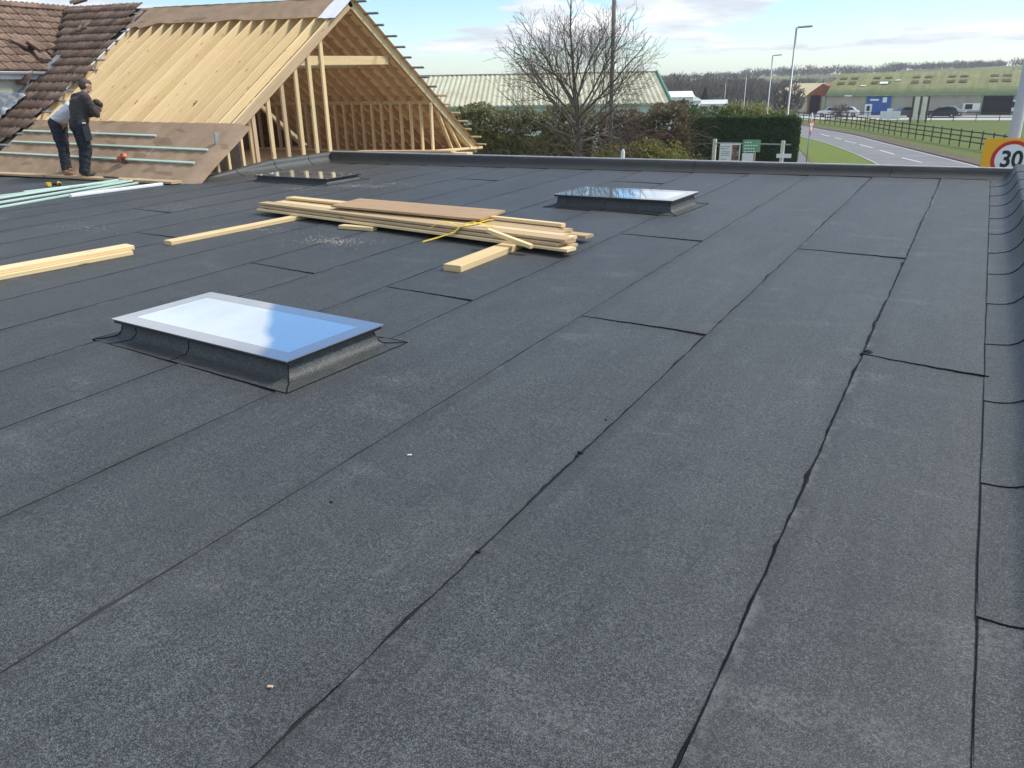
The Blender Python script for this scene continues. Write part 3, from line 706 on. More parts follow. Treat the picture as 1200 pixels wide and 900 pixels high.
# ------------------------------------------------------------------ the old tiled house
Hs = thing('tiled_house', 'older house with weathered brown interlocking roof tiles, white gutter and cream wall', 'house', (-23, 14, 0))
def tile_patch(mb, O, ex, es, nn, wd=0.30, ln=0.36):
    prof_ = [(0, .012), (.10, .034), (.22, .034), (.32, .010), (.5, .004), (.6, .030), (.72, .036), (.84, .030), (1.0, .006)]
    j1, j2 = rng.uniform(-.006, .006), rng.uniform(-.01, .01)
    lo = [O+ex*(t*wd*.985)+es*j2+nn*(h+.034+j1) for t, h in prof_]
    hi = [O+ex*(t*wd*.985)+es*(ln+j2)+nn*(h+.004+j1) for t, h in prof_]
    fl = [O+ex*(t*wd*.985)+es*j2+nn*.004 for t, h in prof_]
    n = len(prof_); a = mb.add(lo); b = mb.add(hi); c = mb.add(fl)
    for i in range(n-1):
        mb.face((a+i, a+i+1, b+i+1, b+i), None, True); mb.face((c+i, c+i+1, a+i+1, a+i))
gauge = .335; tw = .30
tm = MB(); sl = math.hypot(YR-YE, ZR-ZE); nrow = int(sl/gauge)
edge = [(YE, -19.95), (10.3, -19.92), (10.8, -19.65), (11.8, -19.5), (12.4, -19.44), (13.3, -19.7), (14.35, -20.0), (15.2, -20.4)]
def edge_x(y):
    for (y0, x0), (y1, x1) in zip(edge, edge[1:]):
        if y0 <= y <= y1: return x0+(x1-x0)*(y-y0)/(y1-y0)
    return edge[-1][1]
for r_ in range(-1, nrow+1):
    y = YE+(YR-YE)*(r_*gauge)/sl
    xe = edge_x(max(YE, y))+0.10*math.sin(r_*2.1)
    es = (near_p(-20, y+.1)-near_p(-20, y)).normalized()
    x = xe-tw
    while x > -25.5:
        vy = 12.95+max(0, (-21.3-x-.15))*0.98
        if y+.1 > vy-.15 or x > -21.45:
            tile_patch(tm, near_p(x, y, .03), Vector((1, 0, 0)), es, nup, tw)
        x -= tw
tm.build('roof_tiles', tile_m, Hs, recalc=False)
dk = MB(); dk.grid(lambda x, y: near_p(x, y, .012), [-26, -22.5, -19.75], lin(YE-.1, YR, 4), False); dk.build('roof_underlay', black_metal, Hs, recalc=False)
WXE, WZE, WXR, WZR = -21.2, 5.27, -23.8, 7.02
wsl = math.hypot(WXE-WXR, WZR-WZE); es = Vector((WXR-WXE, 0, WZR-WZE)).normalized(); nn = Vector((WZR-WZE, 0, WXE-WXR)).normalized()
wt = MB()
for r_ in range(int(wsl/gauge)+1):
    O0 = Vector((WXE, 0, WZE))+es*(r_*gauge)
    y = 5.0
    while y < 15.7:
        if y+.3 < 12.95+(-21.2-O0.x)*.98+.12 and not (r_ == 2 and 12.4 < y < 12.9):
            tile_patch(wt, Vector((O0.x, y, O0.z)), Vector((0, 1, 0)), es, nn, tw)
        y += tw
wt.build('roof_tiles', tile_m, Hs, recalc=False)
wu = MB(); wu.quad((WXE, 5, WZE-.01), (WXE, 13.1, WZE-.01), (WXR, 15.6, WZR-.01), (WXR, 5, WZR-.01)); wu.quad((WXR, 5, WZR-.01), (WXR, 16, WZR-.01), (WXR-3, 16, WZE-.1), (WXR-3, 5, WZE-.1)); wu.build('roof_underlay', brown_wall, Hs)
vl = MB()
vn = 14
def vf(t, s_):
    x = -21.25+(-23.75+21.25)*t; y = 12.98+(15.45-12.98)*t; z = WZE+.03+(WZR-WZE)*t
    return (x+s_*.13, y+s_*.13*1.0, z+abs(s_)*.05+.02)
vl.grid(vf, lin(0, 1, vn), [-1, 0, 1]); vl.build('valley_flashing', lead, Hs, recalc=False)
ridge = MB()
def ridge_tiles(mb, a, b, r=.13, ln=.42):
    a, b = Vector(a), Vector(b); d = (b-a); L = d.length; d.normalize(); sd_ = d.cross(Vector((0, 0, 1))).normalized()
    n = int(L/ln)
    for i in range(n):
        p0 = a+d*(i*ln+.006); p1 = a+d*((i+1)*ln)
        rr = [r*1.05, r]
        mb.grid(lambda u, t: (p0 if u == 0 else p1)+sd_*math.cos(t)*rr[int(u)]+Vector((0, 0, 1))*math.sin(t)*rr[int(u)]*.85, [0, 1], lin(0, math.pi, 8))
ridge_tiles(ridge, (WXR, 5, WZR), (WXR, 15.2, WZR)); ridge.build('ridge_tiles', tile_m, Hs, recalc=False); ridge = MB(); ridge_tiles(ridge, (-23.4, YR, ZR+lift(-23.4)-.02), (-20.2, YR, ZR+lift(-20.2)-.02)); ridge.build('ridge_tiles', tile_m, Hs, recalc=False)
ww = MB(); ww.box((-26.5, 5.0, 0), (-21.42, 13.1, WZE-.12)); ww.box((-26.5, 13.1, 0), (-19.66, 20, 3.0)); ww.build('wall', render_cream, Hs)
gt = MB(); gt.box((-21.30, 5.0, WZE-.19), (-21.27, 12.86, WZE-.03)); gt.build('fascia', white_pvc, Hs)
gt = MB()
gt.grid(lambda y, t: (-21.19+.06*math.cos(t), y, WZE-.02+.06*math.sin(t)), [5, 9, 12.88], lin(math.pi, 2*math.pi, 9)); gt.tube([(-21.13, 5, WZE-.02), (-21.13, 12.88, WZE-.02)], .009, 5); gt.build('gutter', white_pvc, Hs, recalc=False)
fl = MB(); fl.grid(lambda t, s_: near_p(-21.42+.25*s_, 10.6+2.5*t, .06+.05*(1-s_)), lin(0, 1, 10), [0, 1]); fl.build('flashing', lead, Hs, recalc=False)
# strip of grey battens and lead at the torn tile edge
fl = MB()
for i in range(15):
    y = YE+.3+i*.33; x = edge_x(y)
    fl.bar(near_p(x-.3, y, .015), near_p(x+.22+.1*math.sin(i*1.7), y, .015), .06, .022, nup)
fl.build('cut_batten', lead, Hs)
# loose tiles near the valley
def loose_tile(p, rot, label):
    q = MB(); tile_patch(q, Vector((0, 0, 0)), Vector((1, 0, 0)), Vector((0, 1, 0)), Vector((0, 0, 1)), .33, .42)
    q.box((0, 0.0, -.012), (.325, .42, .003))
    Mx = Matrix.Translation(p) @ rot.to_4x4(); q.v = [tuple(Mx @ Vector(v)) for v in q.v]
    return tag(q.build('loose_roof_tile', tile_m, recalc=False), label, 'roof tile', 'loose tiles by the valley')
from mathutils import Euler
wing_n = nn
def wing_p(x, y, h=0): 
    t = (WXE-x)/(WXE-WXR); return Vector((x, y, WZE+(WZR-WZE)*t))+wing_n*h
ws = Matrix((Vector((0, 1, 0)), es, nn)).transposed()
loose_tile(wing_p(-21.95, 12.55, .09), ws @ Euler((0, 0, .5)).to_matrix(), 'loose brown tile lying slanted on the wing roof, uppermost beside the valley')
loose_tile(wing_p(-21.75, 12.75, .14), ws @ Euler((.15, .1, .35)).to_matrix(), 'loose brown tile overlapping its slanted neighbour beside the valley')
loose_tile(wing_p(-21.5, 12.55, .09), ws @ Euler((0, 0, -.25)).to_matrix(), 'loose brown tile at the wing eaves, next to the gutter end')
loose_tile(near_p(-21.65, 13.9, .09), Matrix((Vector((1, 0, 0)), Vector((0, .83, .56)), nup)).transposed() @ Euler((0, 0, .6)).to_matrix(), 'loose brown tile across the valley, on the main roof side')
q = MB(); ridge_tiles(q, (0, 0, 0), (0, .45, 0), .13, .43)
Mx = Matrix.Translation((-23.55, 15.1, 7.16)) @ Euler((0.25, 0, -.9)).to_matrix().to_4x4(); q.v = [tuple(Mx @ Vector(v)) for v in q.v]
tag(q.build('loose_ridge_tile', tile_m, recalc=False), 'half round ridge tile lying loose at the top of the valley', 'ridge tile')
# torn tiles, plastic and flashing heaped where wall meets roof
q = MB()
q.grid(lambda u, v: near_p(-21.35+.5*u+.06*nz(v*5, u*3), 11.0+.75*v, .12+.16*abs(nz(u*4, v*5, 2))+.28*(1-u)*math.sin(v*3)), lin(0, 1, 14), lin(0, 1, 18))
tag(q.build('plastic_sheet', grey_plastic, recalc=False), 'crumpled dark grey plastic sheet heaped where the cream wall meets the tiles', 'plastic sheet')
loose_tile(near_p(-21.38, 11.95, .25), Matrix((Vector((1, 0, 0)), Vector((0, .83, .56)), nup)).transposed() @ Euler((.3, .2, .2)).to_matrix(), 'loose tile propped above the crumpled plastic, against the cream wall')

# ------------------------------------------------------------------ timber lying on the flat roof
def roofpt(x, y, h): return Vector((x, y, rz(x, y)+h))
# main pile on two bearers
P0 = Vector((onroof(297, 243, .09).x, onroof(297, 243, .09).y, 0)); P1 = Vector((onroof(664, 291, .09).x, onroof(664, 291, .09).y, 0))
ax = (P1-P0).normalized(); ay = Vector((-ax.y, ax.x, 0))
Lp_ = (P1-P0).length
def pile_board(s0, s1, t, h, wd, ht, label, mat=pine_dull, skew=0.0, group='planks of the pile', name='plank', cat='plank'):
    a = P0+ax*s0+ay*(t+wd/2); b = P0+ax*s1+ay*(t+wd/2+skew)
    return board(name, label, cat, roofpt(a.x, a.y, h+ht/2), roofpt(b.x, b.y, h+ht/2), wd, ht, mat, group=group)
zz0 = .052; th = .042; gp = .0435
hid = 'inner plank of the pile hidden among its neighbours'
lay_names = ['in the bottom layer of the pile', 'in the second layer of the pile', 'in the top layer of the pile']
th, gp, bw = .030, .0375, .150
prng = random.Random(21)
for ly in range(3):
    for rw in range(5):
        if ly == 2 and rw == 4: continue
        t = rw*(bw+.006)+.012*ly*(1 if rw < 3 else -.4)+prng.uniform(-.016, .010)
        e0 = prng.uniform(-.05, .16)+.05*ly+.16*rw*.2; e1 = Lp_-.115*rw-.055*ly+prng.uniform(-.07, .06)
        if rw == 0: lab = 'front plank '+lay_names[ly]+(', facing the camera' if ly == 0 else '')
        elif rw == 4 and ly == 0: lab, e1 = 'bottom plank at the back of the pile, jutting furthest right', Lp_-.22
        elif ly == 2: lab = ('top-layer plank second from the front of the pile', 'top-layer plank in the middle of the pile, under the wide board', 'top-layer plank at the back of the pile, under the wide board')[rw-1]
        else: lab = hid
        pile_board(e0, e1, t, zz0+ly*gp, bw, th, lab, pine_dull if (rw+ly) % 3 else pine, skew=prng.uniform(-.015, .015))
pile_board(.25, 2.2, 0.36, zz0+3*gp, .15, th, 'short yellowish plank on top at the left end of the pile', pine, skew=.05)
pile_board(3.9, Lp_-.45, .52, zz0+3*gp+.001, .07, .035, 'narrow batten on top at the right end of the pile', pine)
wa = onroof(388, 243, zz0+3*gp+.02); wb = onroof(563, 259.5, zz0+3*gp+.02); wc_ = onroof(592, 249, zz0+3*gp+.02)
q = MB(); wd_ = (wb-wa).normalized(); wn = (wc_-wb)
c4 = [wa, wb, wc_, wa+wn]
hz_ = zz0+3*gp+.022
q.prism([(p.x, p.y) for p in c4], lambda x, y: (x, y, rz(x, y)+hz_), lambda x, y: (x, y, rz(x, y)+hz_+.024))
for fi, f in enumerate(q.f): q.uv[fi] = [((Vector(q.v[i])-wa).dot(wd_), (Vector(q.v[i])-wa).dot(wn.normalized())) for i in f]
tag(q.build('wide_board', make_wood('wide_board_wood', (0.40, 0.27, 0.165), (0.52, 0.37, 0.24), (0.4, 9))), 'wide pale brown board lying on top of the plank pile', 'board')
# sawdust left on the felt where timber was cut
q = MB(); srng = random.Random(4)
for px, py, sxx, syy, n in ((388, 284, .22, .10, 420), (425, 219, .45, .14, 520), (345, 222, .30, .08, 150), (470, 216, .5, .12, 260), (100, 268, .4, .12, 160), (300, 270, .5, .1, 160), (215, 245, .5, .15, 160)):
    c = onroof(px, py)
    for _ in range(int(n*.55)):
        x = c.x+srng.gauss(0, sxx); y = c.y+srng.gauss(0, syy)+.25*(x-c.x)*srng.choice((-1, 1, 1)); l_ = srng.uniform(.004, .013); a = srng.uniform(0, 3.14); z = rz(x, y)+sag(x, y)+.0125
        ca, sa = math.cos(a)*l_, math.sin(a)*l_
        q.quad((x-ca, y-sa, z), (x+sa*.5, y-ca*.5, z), (x+ca, y+sa, z+.003), (x-sa*.5, y+ca*.5, z))
kind(q.build('sawdust', plain('sawdust', (0.55, 0.50, 0.40), .9), recalc=False), 'stuff')
# yellow strap
q = MB(); sxs = Lp_-1.42
def pp_(s, t, h): v = P0+ax*s+ay*t; return roofpt(v.x, v.y, h)
path = [pp_(sxs-.35, -.20, .01), pp_(sxs-.22, -.10, .05), pp_(sxs-.05, -.02, .11), pp_(sxs, .03, zz0+3*gp+.004), pp_(sxs+.06, .25, zz0+3*gp+.012), pp_(sxs+.02, .45, zz0+3*gp+.012), pp_(sxs+.1, .66, zz0+3*gp-.02), pp_(sxs+.1, .82, .05)]
def rib(path, wd):
    for a, b in zip(path, path[1:]): q.bar(a, b+(b-a)*.02, wd, .003, (0, -.3, 1))
rib(path, .034)
rib([pp_(sxs-.02, .06, zz0+3*gp+.02), pp_(sxs+.12, .10, zz0+3*gp+.05), pp_(sxs+.22, .18, zz0+3*gp+.02), pp_(sxs+.4, .12, zz0+3*gp+.012)], .018)
rib([pp_(sxs-.05, .02, zz0+3*gp+.01), pp_(sxs-.2, .05, zz0+3*gp+.03), pp_(sxs-.33, .0, zz0+3*gp+.01), pp_(sxs-.4, -.04, .12)], .018)
tag(q.build('strap', plain('yellow_strap', (0.75, 0.55, 0.04), .5)), 'thin yellow strap tied round the plank pile with loose ends', 'strap')
# bearers and loose lengths
def bearer(px0, px1, wd, ht, label, mat=pine, ext=0.0):
    a, b = onroof(*px0), onroof(*px1); d = (b-a).normalized(); b = b+d*ext
    return board('timber_length', label, 'timber', roofpt(a.x, a.y, ht/2+.004), roofpt(b.x, b.y, ht/2+.004), wd, ht, mat, c=.005)
bearer((197, 287.5), (352, 256.5), .15, .048, 'long sawn timber on the felt running under the left end of the pile', ext=.7)
bearer((530, 319), (606, 289.5), .19, .062, 'thick sawn timber sticking out in front of the pile by the yellow strap', ext=.9)
a, b = onroof(594, 276, .14), onroof(622, 289, .07)
board('offcut', 'short pale batten leaning on the thick timber at the right end of the pile', 'offcut', onroof(572, 270, .19), onroof(623, 289, .085), .055, .04, pine)
a, b = onroof(400, 266, .02), onroof(442, 268, .02)
board('offcut', 'short pale block on the felt in front of the middle of the pile', 'offcut', roofpt(a.x, a.y, .027), roofpt(b.x, b.y-.05, .027), .10, .042, pine)
# stack of three at the left edge
S0 = onroof(160, 299); d = Vector((-.16, -1, 0)).normalized(); sdv = Vector((-d.y, d.x, 0))
sd2 = sdv if sdv.x < 0 else -sdv
def stk(t, h, wd, ht, e0, label, mat=pine):
    a = S0+d*e0+sd2*(t+wd/2); b = a+d*2.9
    board('timber_length', label, 'timber', roofpt(a.x, a.y, h+ht/2), roofpt(b.x, b.y, h+ht/2), wd, ht, mat, group='timber stack at the left', c=.005)
stk(.0, .006, .17, .046, .03, 'bottom front timber of the three stacked at the left edge of the photo')
stk(.185, .006, .17, .046, .0, 'bottom rear timber of the three stacked at the left edge of the photo')
stk(.035, .0535, .19, .046, -.01, 'top timber of the stack of three at the left edge of the photo')

# blue-green battens
bl = [((0, 244), (183, 211.5)), ((0, 241), (190, 209)), ((0, 238.5), (184, 208)), ((0, 235.5), (186, 206.5)), ((20, 229), (181, 206)), ((28, 226), (176, 208.5)), ((0, 233), (180, 210.5)), ((90, 221), (172, 204.5))]
bn = ['front one of the fan, lying on the felt', 'second from the front, on the felt', 'third from the front, in the thick of the bundle', 'fourth from the front, in the thick of the bundle', 'near the back, close to the cordless drill', 'hindmost long one, starting beside the cordless drill', 'lying on top of the others', 'shortest one, at the back by the eaves plank']
for i, ((a0, a1), tx) in enumerate(zip(bl, bn)):
    top = i in (1, 3, 6)
    hh = .035 if top else .004
    a, b = onroof(*a0), onroof(*a1)
    dd = (b-a).normalized()
    if a0[0] == 0: a = a-dd*.6
    board('batten', 'blue-green treated roofing batten, '+tx, 'batten', roofpt(a.x, a.y, hh+.014), roofpt(b.x, b.y, hh+.014), .075, .027, teal, group='battens laid out on the felt', c=.003)
a, b = onroof(83, 232), onroof(190, 218)
q = MB(); q.bar(roofpt(a.x, a.y, .034), roofpt(b.x, b.y, .034), .10, .055, (0, 0, 1), .012); tag(q.build('white_trim', white_pvc), 'white plastic trim length lying in front of the blue-green battens', 'trim')

# cordless drill on its side, beside the battens
D0 = onroof(70, 218); Dt = thing('cordless_drill', 'yellow and black cordless drill lying on the felt behind the battens', 'drill', (D0.x, D0.y, rz(D0.x, D0.y)))
yel = plain('drill_yellow', (0.72, 0.48, 0.03), .45)
dx = Vector((.92, -.39, 0)); dy = Vector((.39, .92, 0)); dz = Vector((0, 0, 1)); Q = lambda a, b, c: D0+dx*a+dy*b+dz*c
q = MB(); q.tube([Q(-.13, 0, .045), Q(-.12, 0, .045), Q(.02, 0, .045), Q(.05, 0, .045)], [.025, .036, .036, .028], 12); q.build('body', yel, Dt)
q = MB(); q.tube([Q(.05, 0, .045), Q(.07, 0, .045), Q(.11, 0, .045), Q(.125, 0, .045)], [.026, .026, .018, .008], 10); q.build('chuck', black_metal, Dt)
q = MB(); q.bar(Q(-.06, 0, .045), Q(-.09, -.16, .036), .045, .05, dz, .012); q.build('handle', black_metal, Dt)
q = MB(); q.bar(Q(-.14, -.18, .04), Q(-.03, -.16, .04), .07, .07, dz, .01); q.build('battery', yel, Dt)
# orange nail gun on the batten, right of the workers
np_ = near_p(-14.95, 10.02, .05)
N0 = thing('nail_gun', 'small orange-red nail gun resting on the battens beside the workers', 'nail gun', np_)
org = plain('tool_orange', (0.55, 0.13, 0.05), .5)
q = MB(); q.tube([np_+Vector((-.16, .02, .05)), np_+Vector((-.12, .02, .06)), np_+Vector((.02, .03, .10)), np_+Vector((.10, .03, .13)), np_+Vector((.11, .03, .135))], [.02, .042, .05, .05, .03], 10); q.build('body', org, N0)
q = MB(); q.bar(np_+Vector((.02, .02, .16)), np_+Vector((.06, -.02, -.02)), .05, .04, (1, 0, 0), .01); q.build('handle', black_metal, N0)
q = MB(); q.bar(np_+Vector((-.09, .02, .07)), np_+Vector((.05, -.02, .0)), .03, .05, (0, 0, 1), .006); q.build('magazine', org, N0)

# ------------------------------------------------------------------ the two roofers
def fused(name, chains, mat, parent, voxel=.012, smooth=4, balls=(), wrinkle=0.0):
    """one continuous surface grown from tapering limb chains"""
    q = MB()
    for pts, rad in chains:
        P = [Vector(p) for p in pts]; n = len(P); fine, fr = [], []
        for i in range(n-1):
            for j in range(4):
                t = j/4; fine.append(P[i].lerp(P[i+1], t)); fr.append(rad[i]*(1-t)+rad[i+1]*t)
        fine.append(P[-1]); fr.append(rad[-1])
        q.tube(fine, fr, 12)
        for p, r_ in ((P[0], rad[0]), (P[-1], rad[-1])): q.sphere(p, r_*.995, 12, 8)
        for p, r_ in zip(P[1:-1], rad[1:-1]): q.sphere(p, r_*.99, 12, 8)
    for c, r_, sc in balls: q.sphere(c, r_, 16, 12, sc)
    o = q.build(name, mat, parent)
    m1 = o.modifiers.new('r', 'REMESH'); m1.mode = 'VOXEL'; m1.voxel_size = voxel; m1.use_smooth_shade = True
    m2 = o.modifiers.new('s', 'SMOOTH'); m2.iterations = smooth; m2.factor = .5
    dg = bpy.context.evaluated_depsgraph_get(); me = bpy.data.meshes.new_from_object(o.evaluated_get(dg))
    if wrinkle:
        W0 = parent.location
        for v in me.vertices:
            c_ = v.co+W0; v.co += v.normal*wrinkle*(nz(c_.x*9, c_.y*9, c_.z*16)+.6*nz(c_.x*23, c_.y*23, c_.z*34))
    o.modifiers.clear(); o.data = me; me.materials.clear(); me.materials.append(mat)
    return o
skin = plain('skin', (0.46, 0.27, 0.19), .55, .1, 20)
hair_m = plain('dark_hair', (0.025, 0.018, 0.013), .6, .3, 60)
jumper = plain('brown_grey_jumper', (0.050, 0.043, 0.040), .9, .2, 25)
trousers = plain('navy_work_trousers', (0.016, 0.019, 0.030), .85, .25, 18)
tshirt = plain('pale_tshirt', (0.70, 0.71, 0.76), .85, .12, 14)
boot_m = plain('tan_boot', (0.22, 0.13, 0.065), .7, .2, 30)
boot_d = plain('dark_boot', (0.05, 0.042, 0.038), .7, .2, 30)
def hand(base, d, up, s=1.0):
    """palm and five separate bent fingers as chains"""
    d = Vector(d).normalized(); up = Vector(up); sd_ = d.cross(up).normalized(); up = sd_.cross(d).normalized(); base = Vector(base); ch = []
    ch.append(([base, base+d*.05*s, base+d*.085*s], [.026*s, .032*s, .030*s]))
    ch.append(([base+d*.03*s+sd_*.02*s, base+d*.08*s+sd_*.022*s], [.022*s, .021*s])); ch.append(([base+d*.03*s-sd_*.02*s, base+d*.08*s-sd_*.022*s], [.022*s, .021*s]))
    for k, ln in enumerate((.070, .080, .075, .058)):
        o = base+d*.085*s+sd_*(.030-.020*k)*s
        ch.append(([o, o+d*ln*.45*s-up*.006*s, o+d*ln*.75*s-up*.028*s, o+d*ln*.88*s-up*.05*s], [.0095*s, .009*s, .0085*s, .0075*s]))
    o = base+d*.02*s+sd_*.028*s
    ch.append(([o, o+d*.03*s+sd_*.03*s-up*.01*s, o+d*.065*s+sd_*.035*s-up*.025*s], [.0125*s, .011*s, .009*s]))
    return ch
def head_chain(c, f, up):
    """skull, jaw, nose, brow and ears in the direction f"""
    c = Vector(c); f = Vector(f).normalized(); up = Vector(up).normalized(); sd_ = f.cross(up).normalized(); up = sd_.cross(f)
    ch = [([c-f*.022+up*.03, c+f*.022+up*.025], [.082, .076]), ([c+f*.02, c+f*.045-up*.06, c+f*.05-up*.085], [.070, .052, .032]),
          ([c+f*.092+up*.008, c+f*.112-up*.028], [.011, .016]), ([c+f*.085-up*.056, c+f*.09-up*.058], [.018, .017]),
          ([c+f*.078+up*.035+sd_*.03, c+f*.078+up*.035-sd_*.03], [.016, .016])]
    for s in (-1, 1): ch.append(([c+sd_*s*.076+up*.015-f*.008, c+sd_*s*.082-up*.025], [.018, .012]))
    return ch
def eyes(c, f, up, parent):
    c = Vector(c); f = Vector(f).normalized(); up = Vector(up).normalized(); sd_ = f.cross(up).normalized(); up = sd_.cross(f)
    for s in (-1, 1):
        q = MB(); q.sphere(c+f*.082+sd_*s*.032+up*.008, .012, 8, 6); q.build('eye', hair_m, parent)

# man standing on the eaves plank, seen from behind
zb = rz(-15.6, 9.6)+.072
ZS = 1.045
M2 = thing('person', 'standing worker seen from behind in brown jumper and navy work trousers', 'person', (-15.6, 9.66, zb), 'roofers at work')
hL, hR = Vector((-15.60, 9.68, zb+.90)), Vector((-15.42, 9.64, zb+.90))
kL, kR = Vector((-15.66, 9.74, zb+.48)), Vector((-15.44, 9.68, zb+.48))
aL, aR = Vector((-15.70, 9.66, zb+.09)), Vector((-15.47, 9.57, zb+.09))
pel = Vector((-15.51, 9.66, zb+.95)); wst = Vector((-15.50, 9.68, zb+1.08)); chest = Vector((-15.48, 9.74, zb+1.30)); nk = Vector((-15.46, 9.83, zb+1.49)); hd = Vector((-15.445, 9.90, zb+1.625))
sL, sR = Vector((-15.67, 9.80, zb+1.41)), Vector((-15.27, 9.74, zb+1.41))
eL, eR = Vector((-15.75, 9.86, zb+1.12)), Vector((-15.21, 9.86, zb+1.12))
wL, wR = Vector((-15.62, 10.04, zb+1.10)), Vector((-15.45, 9.95, zb+1.22))
fdir = Vector((.30, .90, -.42))
legs = [([hL, kL, aL], [.085, .058, .042]), ([hR, kR, aR], [.085, .058, .042]), ([hL+Vector((0, 0, .05)), hR+Vector((0, 0, .05))], [.1, .1])]
torso = [([pel, wst, chest, nk-Vector((0, .03, .06))], [.125, .125, .135, .07]), ([pel+Vector((-.07, 0, 0)), wst+Vector((-.06, 0, 0)), chest+Vector((-.09, 0, .02))], [.10, .095, .105]), ([pel+Vector((.07, 0, 0)), wst+Vector((.06, 0, 0)), chest+Vector((.09, 0, .02))], [.10, .095, .105]), ([sL, nk-Vector((0, .02, .04)), sR], [.065, .065, .065])]
arms = [([sL, eL, wL], [.056, .044, .03]), ([sR, eR, wR], [.056, .044, .03])]
neck = [([nk-Vector((0, .02, .05)), hd-Vector((0, .02, .05))], [.058, .054])]
feet = [([aL, aL+Vector((-.01, .03, -.05)), aL+Vector((-.02, .17, -.055))], [.042, .04, .032]), ([aR, aR+Vector((.01, .03, -.05)), aR+Vector((.03, .17, -.055))], [.042, .04, .032])]
fused('body', legs+torso+arms+neck+feet+head_chain(hd, fdir, (0, .3, 1))+hand(wL, (.5, .6, -.2), (0, 0, 1))+hand(wR, (-.9, .3, .1), (0, 0, 1)), skin, M2, .0085, 3)
eyes(hd, fdir, (0, .3, 1), M2)
def grow(ch, g): return [(p, [r_+g for r_ in rr]) for p, rr in ch]
fold = lambda a, b: a.lerp(b, .5)
fused('jumper', grow(torso, .028)+[([sL, fold(sL, eL), eL, fold(eL, wL), wL.lerp(eL, .12)], [.085, .080, .068, .064, .045]), ([sR, fold(sR, eR), eR, fold(eR, wR), wR.lerp(eR, .12)], [.085, .080, .068, .064, .045]), ([pel+Vector((-.08, 0, .0)), pel+Vector((.08, 0, .0))], [.128, .128]), ([nk-Vector((0, .01, .045)), nk+Vector((0, .01, -.005))], [.075, .066])], jumper, M2, .012, 5, wrinkle=.014)
fused('trousers', [([hL+Vector((0, 0, .04)), hL.lerp(kL, .5), kL, kL.lerp(aL, .5), aL+Vector((0, .0, -.015))], [.118, .103, .084, .078, .074]), ([hR+Vector((0, 0, .04)), hR.lerp(kR, .5), kR, kR.lerp(aR, .5), aR+Vector((0, 0, -.015))], [.118, .103, .084, .078, .074]), ([pel+Vector((-.06, 0, .04)), pel+Vector((.06, 0, .04))], [.135, .135]), ([pel+Vector((-.05, -.04, -.05)), pel+Vector((.05, -.04, -.05))], [.115, .115])], trousers, M2, .012, 4, wrinkle=.013)
q = MB(); q.bar(hR+Vector((.125, .0, .02)), hR+Vector((.12, .02, -.24)), .15, .03, (1, 0, 0), .01); q.build('pocket', trousers, M2)
q = MB(); q.bar(hR+Vector((.10, -.03, .075)), hR+Vector((.13, .02, .075)), .03, .02, (0, 0, 1)); q.build('belt_tag', white_pvc, M2)
fused('boots', grow(feet, .014), boot_d, M2, .012, 2)
u2 = Vector((0, .3, 1)).normalized(); f2 = fdir.normalized()
fused('hair', [([hd-f2*.035+u2*.045, hd+f2*.03+u2*.062], [.090, .073]), ([hd-f2*.045+u2*.0, hd-f2*.04-u2*.035], [.082, .066])], plain('brown_grey_hair', (.07, .05, .04), .7, .3, 60), M2, .01, 3)

# man bending forward beside him
z1 = rz(-16.3, 9.6)+.072
M1 = thing('person', 'bending worker in pale t-shirt and dark trousers with tan boots', 'person', (-16.3, 9.7, z1), 'roofers at work')
aL, aR = Vector((-16.52, 9.80, z1+.10)), Vector((-16.37, 9.62, z1+.09))
kL, kR = Vector((-16.58, 9.86, z1+.52)), Vector((-16.42, 9.68, z1+.50))
hL, hR = Vector((-16.68, 9.93, z1+.93)), Vector((-16.56, 9.74, z1+.93))
pel = Vector((-16.62, 9.84, z1+.98)); wst = Vector((-16.50, 9.88, z1+1.13)); chest = Vector((-16.22, 9.96, z1+1.30)); nk = Vector((-15.98, 10.03, z1+1.36)); hd = Vector((-15.83, 10.12, z1+1.30))
hd = Vector((-15.60, 10.12, z1+1.33)); nk = Vector((-15.80, 10.04, z1+1.37)); chest = Vector((-16.08, 9.96, z1+1.32)); wst = Vector((-16.42, 9.88, z1+1.15))
sL, sR = Vector((-15.95, 10.16, z1+1.33)), Vector((-15.88, 9.86, z1+1.31))
eL, eR = Vector((-16.12, 10.20, z1+1.10)), Vector((-16.08, 9.95, z1+1.07))
wL, wR = Vector((-16.30, 10.22, z1+.90)), Vector((-16.26, 10.00, z1+.88))
fdir = Vector((.80, .25, -.55))
legs = [([hL, kL, aL], [.088, .06, .043]), ([hR, kR, aR], [.088, .06, .043]), ([hL+Vector((0, 0, .03)), hR+Vector((0, 0, .03))], [.1, .1])]
torso = [([pel, wst, chest, nk-Vector((.06, 0, .02))], [.12, .12, .13, .07]), ([wst+Vector((0, .06, 0)), chest+Vector((0, .09, 0))], [.095, .10]), ([wst+Vector((0, -.06, 0)), chest+Vector((0, -.09, 0))], [.095, .10]), ([sL, nk-Vector((.04, 0, .02)), sR], [.062, .062, .062])]
arms = [([sL, eL, wL], [.054, .042, .029]), ([sR, eR, wR], [.054, .042, .029])]
neck = [([nk-Vector((.05, .02, .01)), hd-Vector((.03, .01, .0))], [.056, .054])]
feet = [([aL, aL+Vector((.03, .0, -.05)), aL+Vector((.17, .03, -.058))], [.042, .04, .032]), ([aR, aR+Vector((.03, .0, -.05)), aR+Vector((.17, .02, -.058))], [.042, .04, .032])]
fused('body', legs+torso+arms+neck+feet+head_chain(hd, fdir, (.55, .1, .8))+hand(wL, (.1, .3, -.9), (.8, 0, .1))+hand(wR, (.1, .3, -.9), (.8, 0, .1)), skin, M1, .0085, 3)
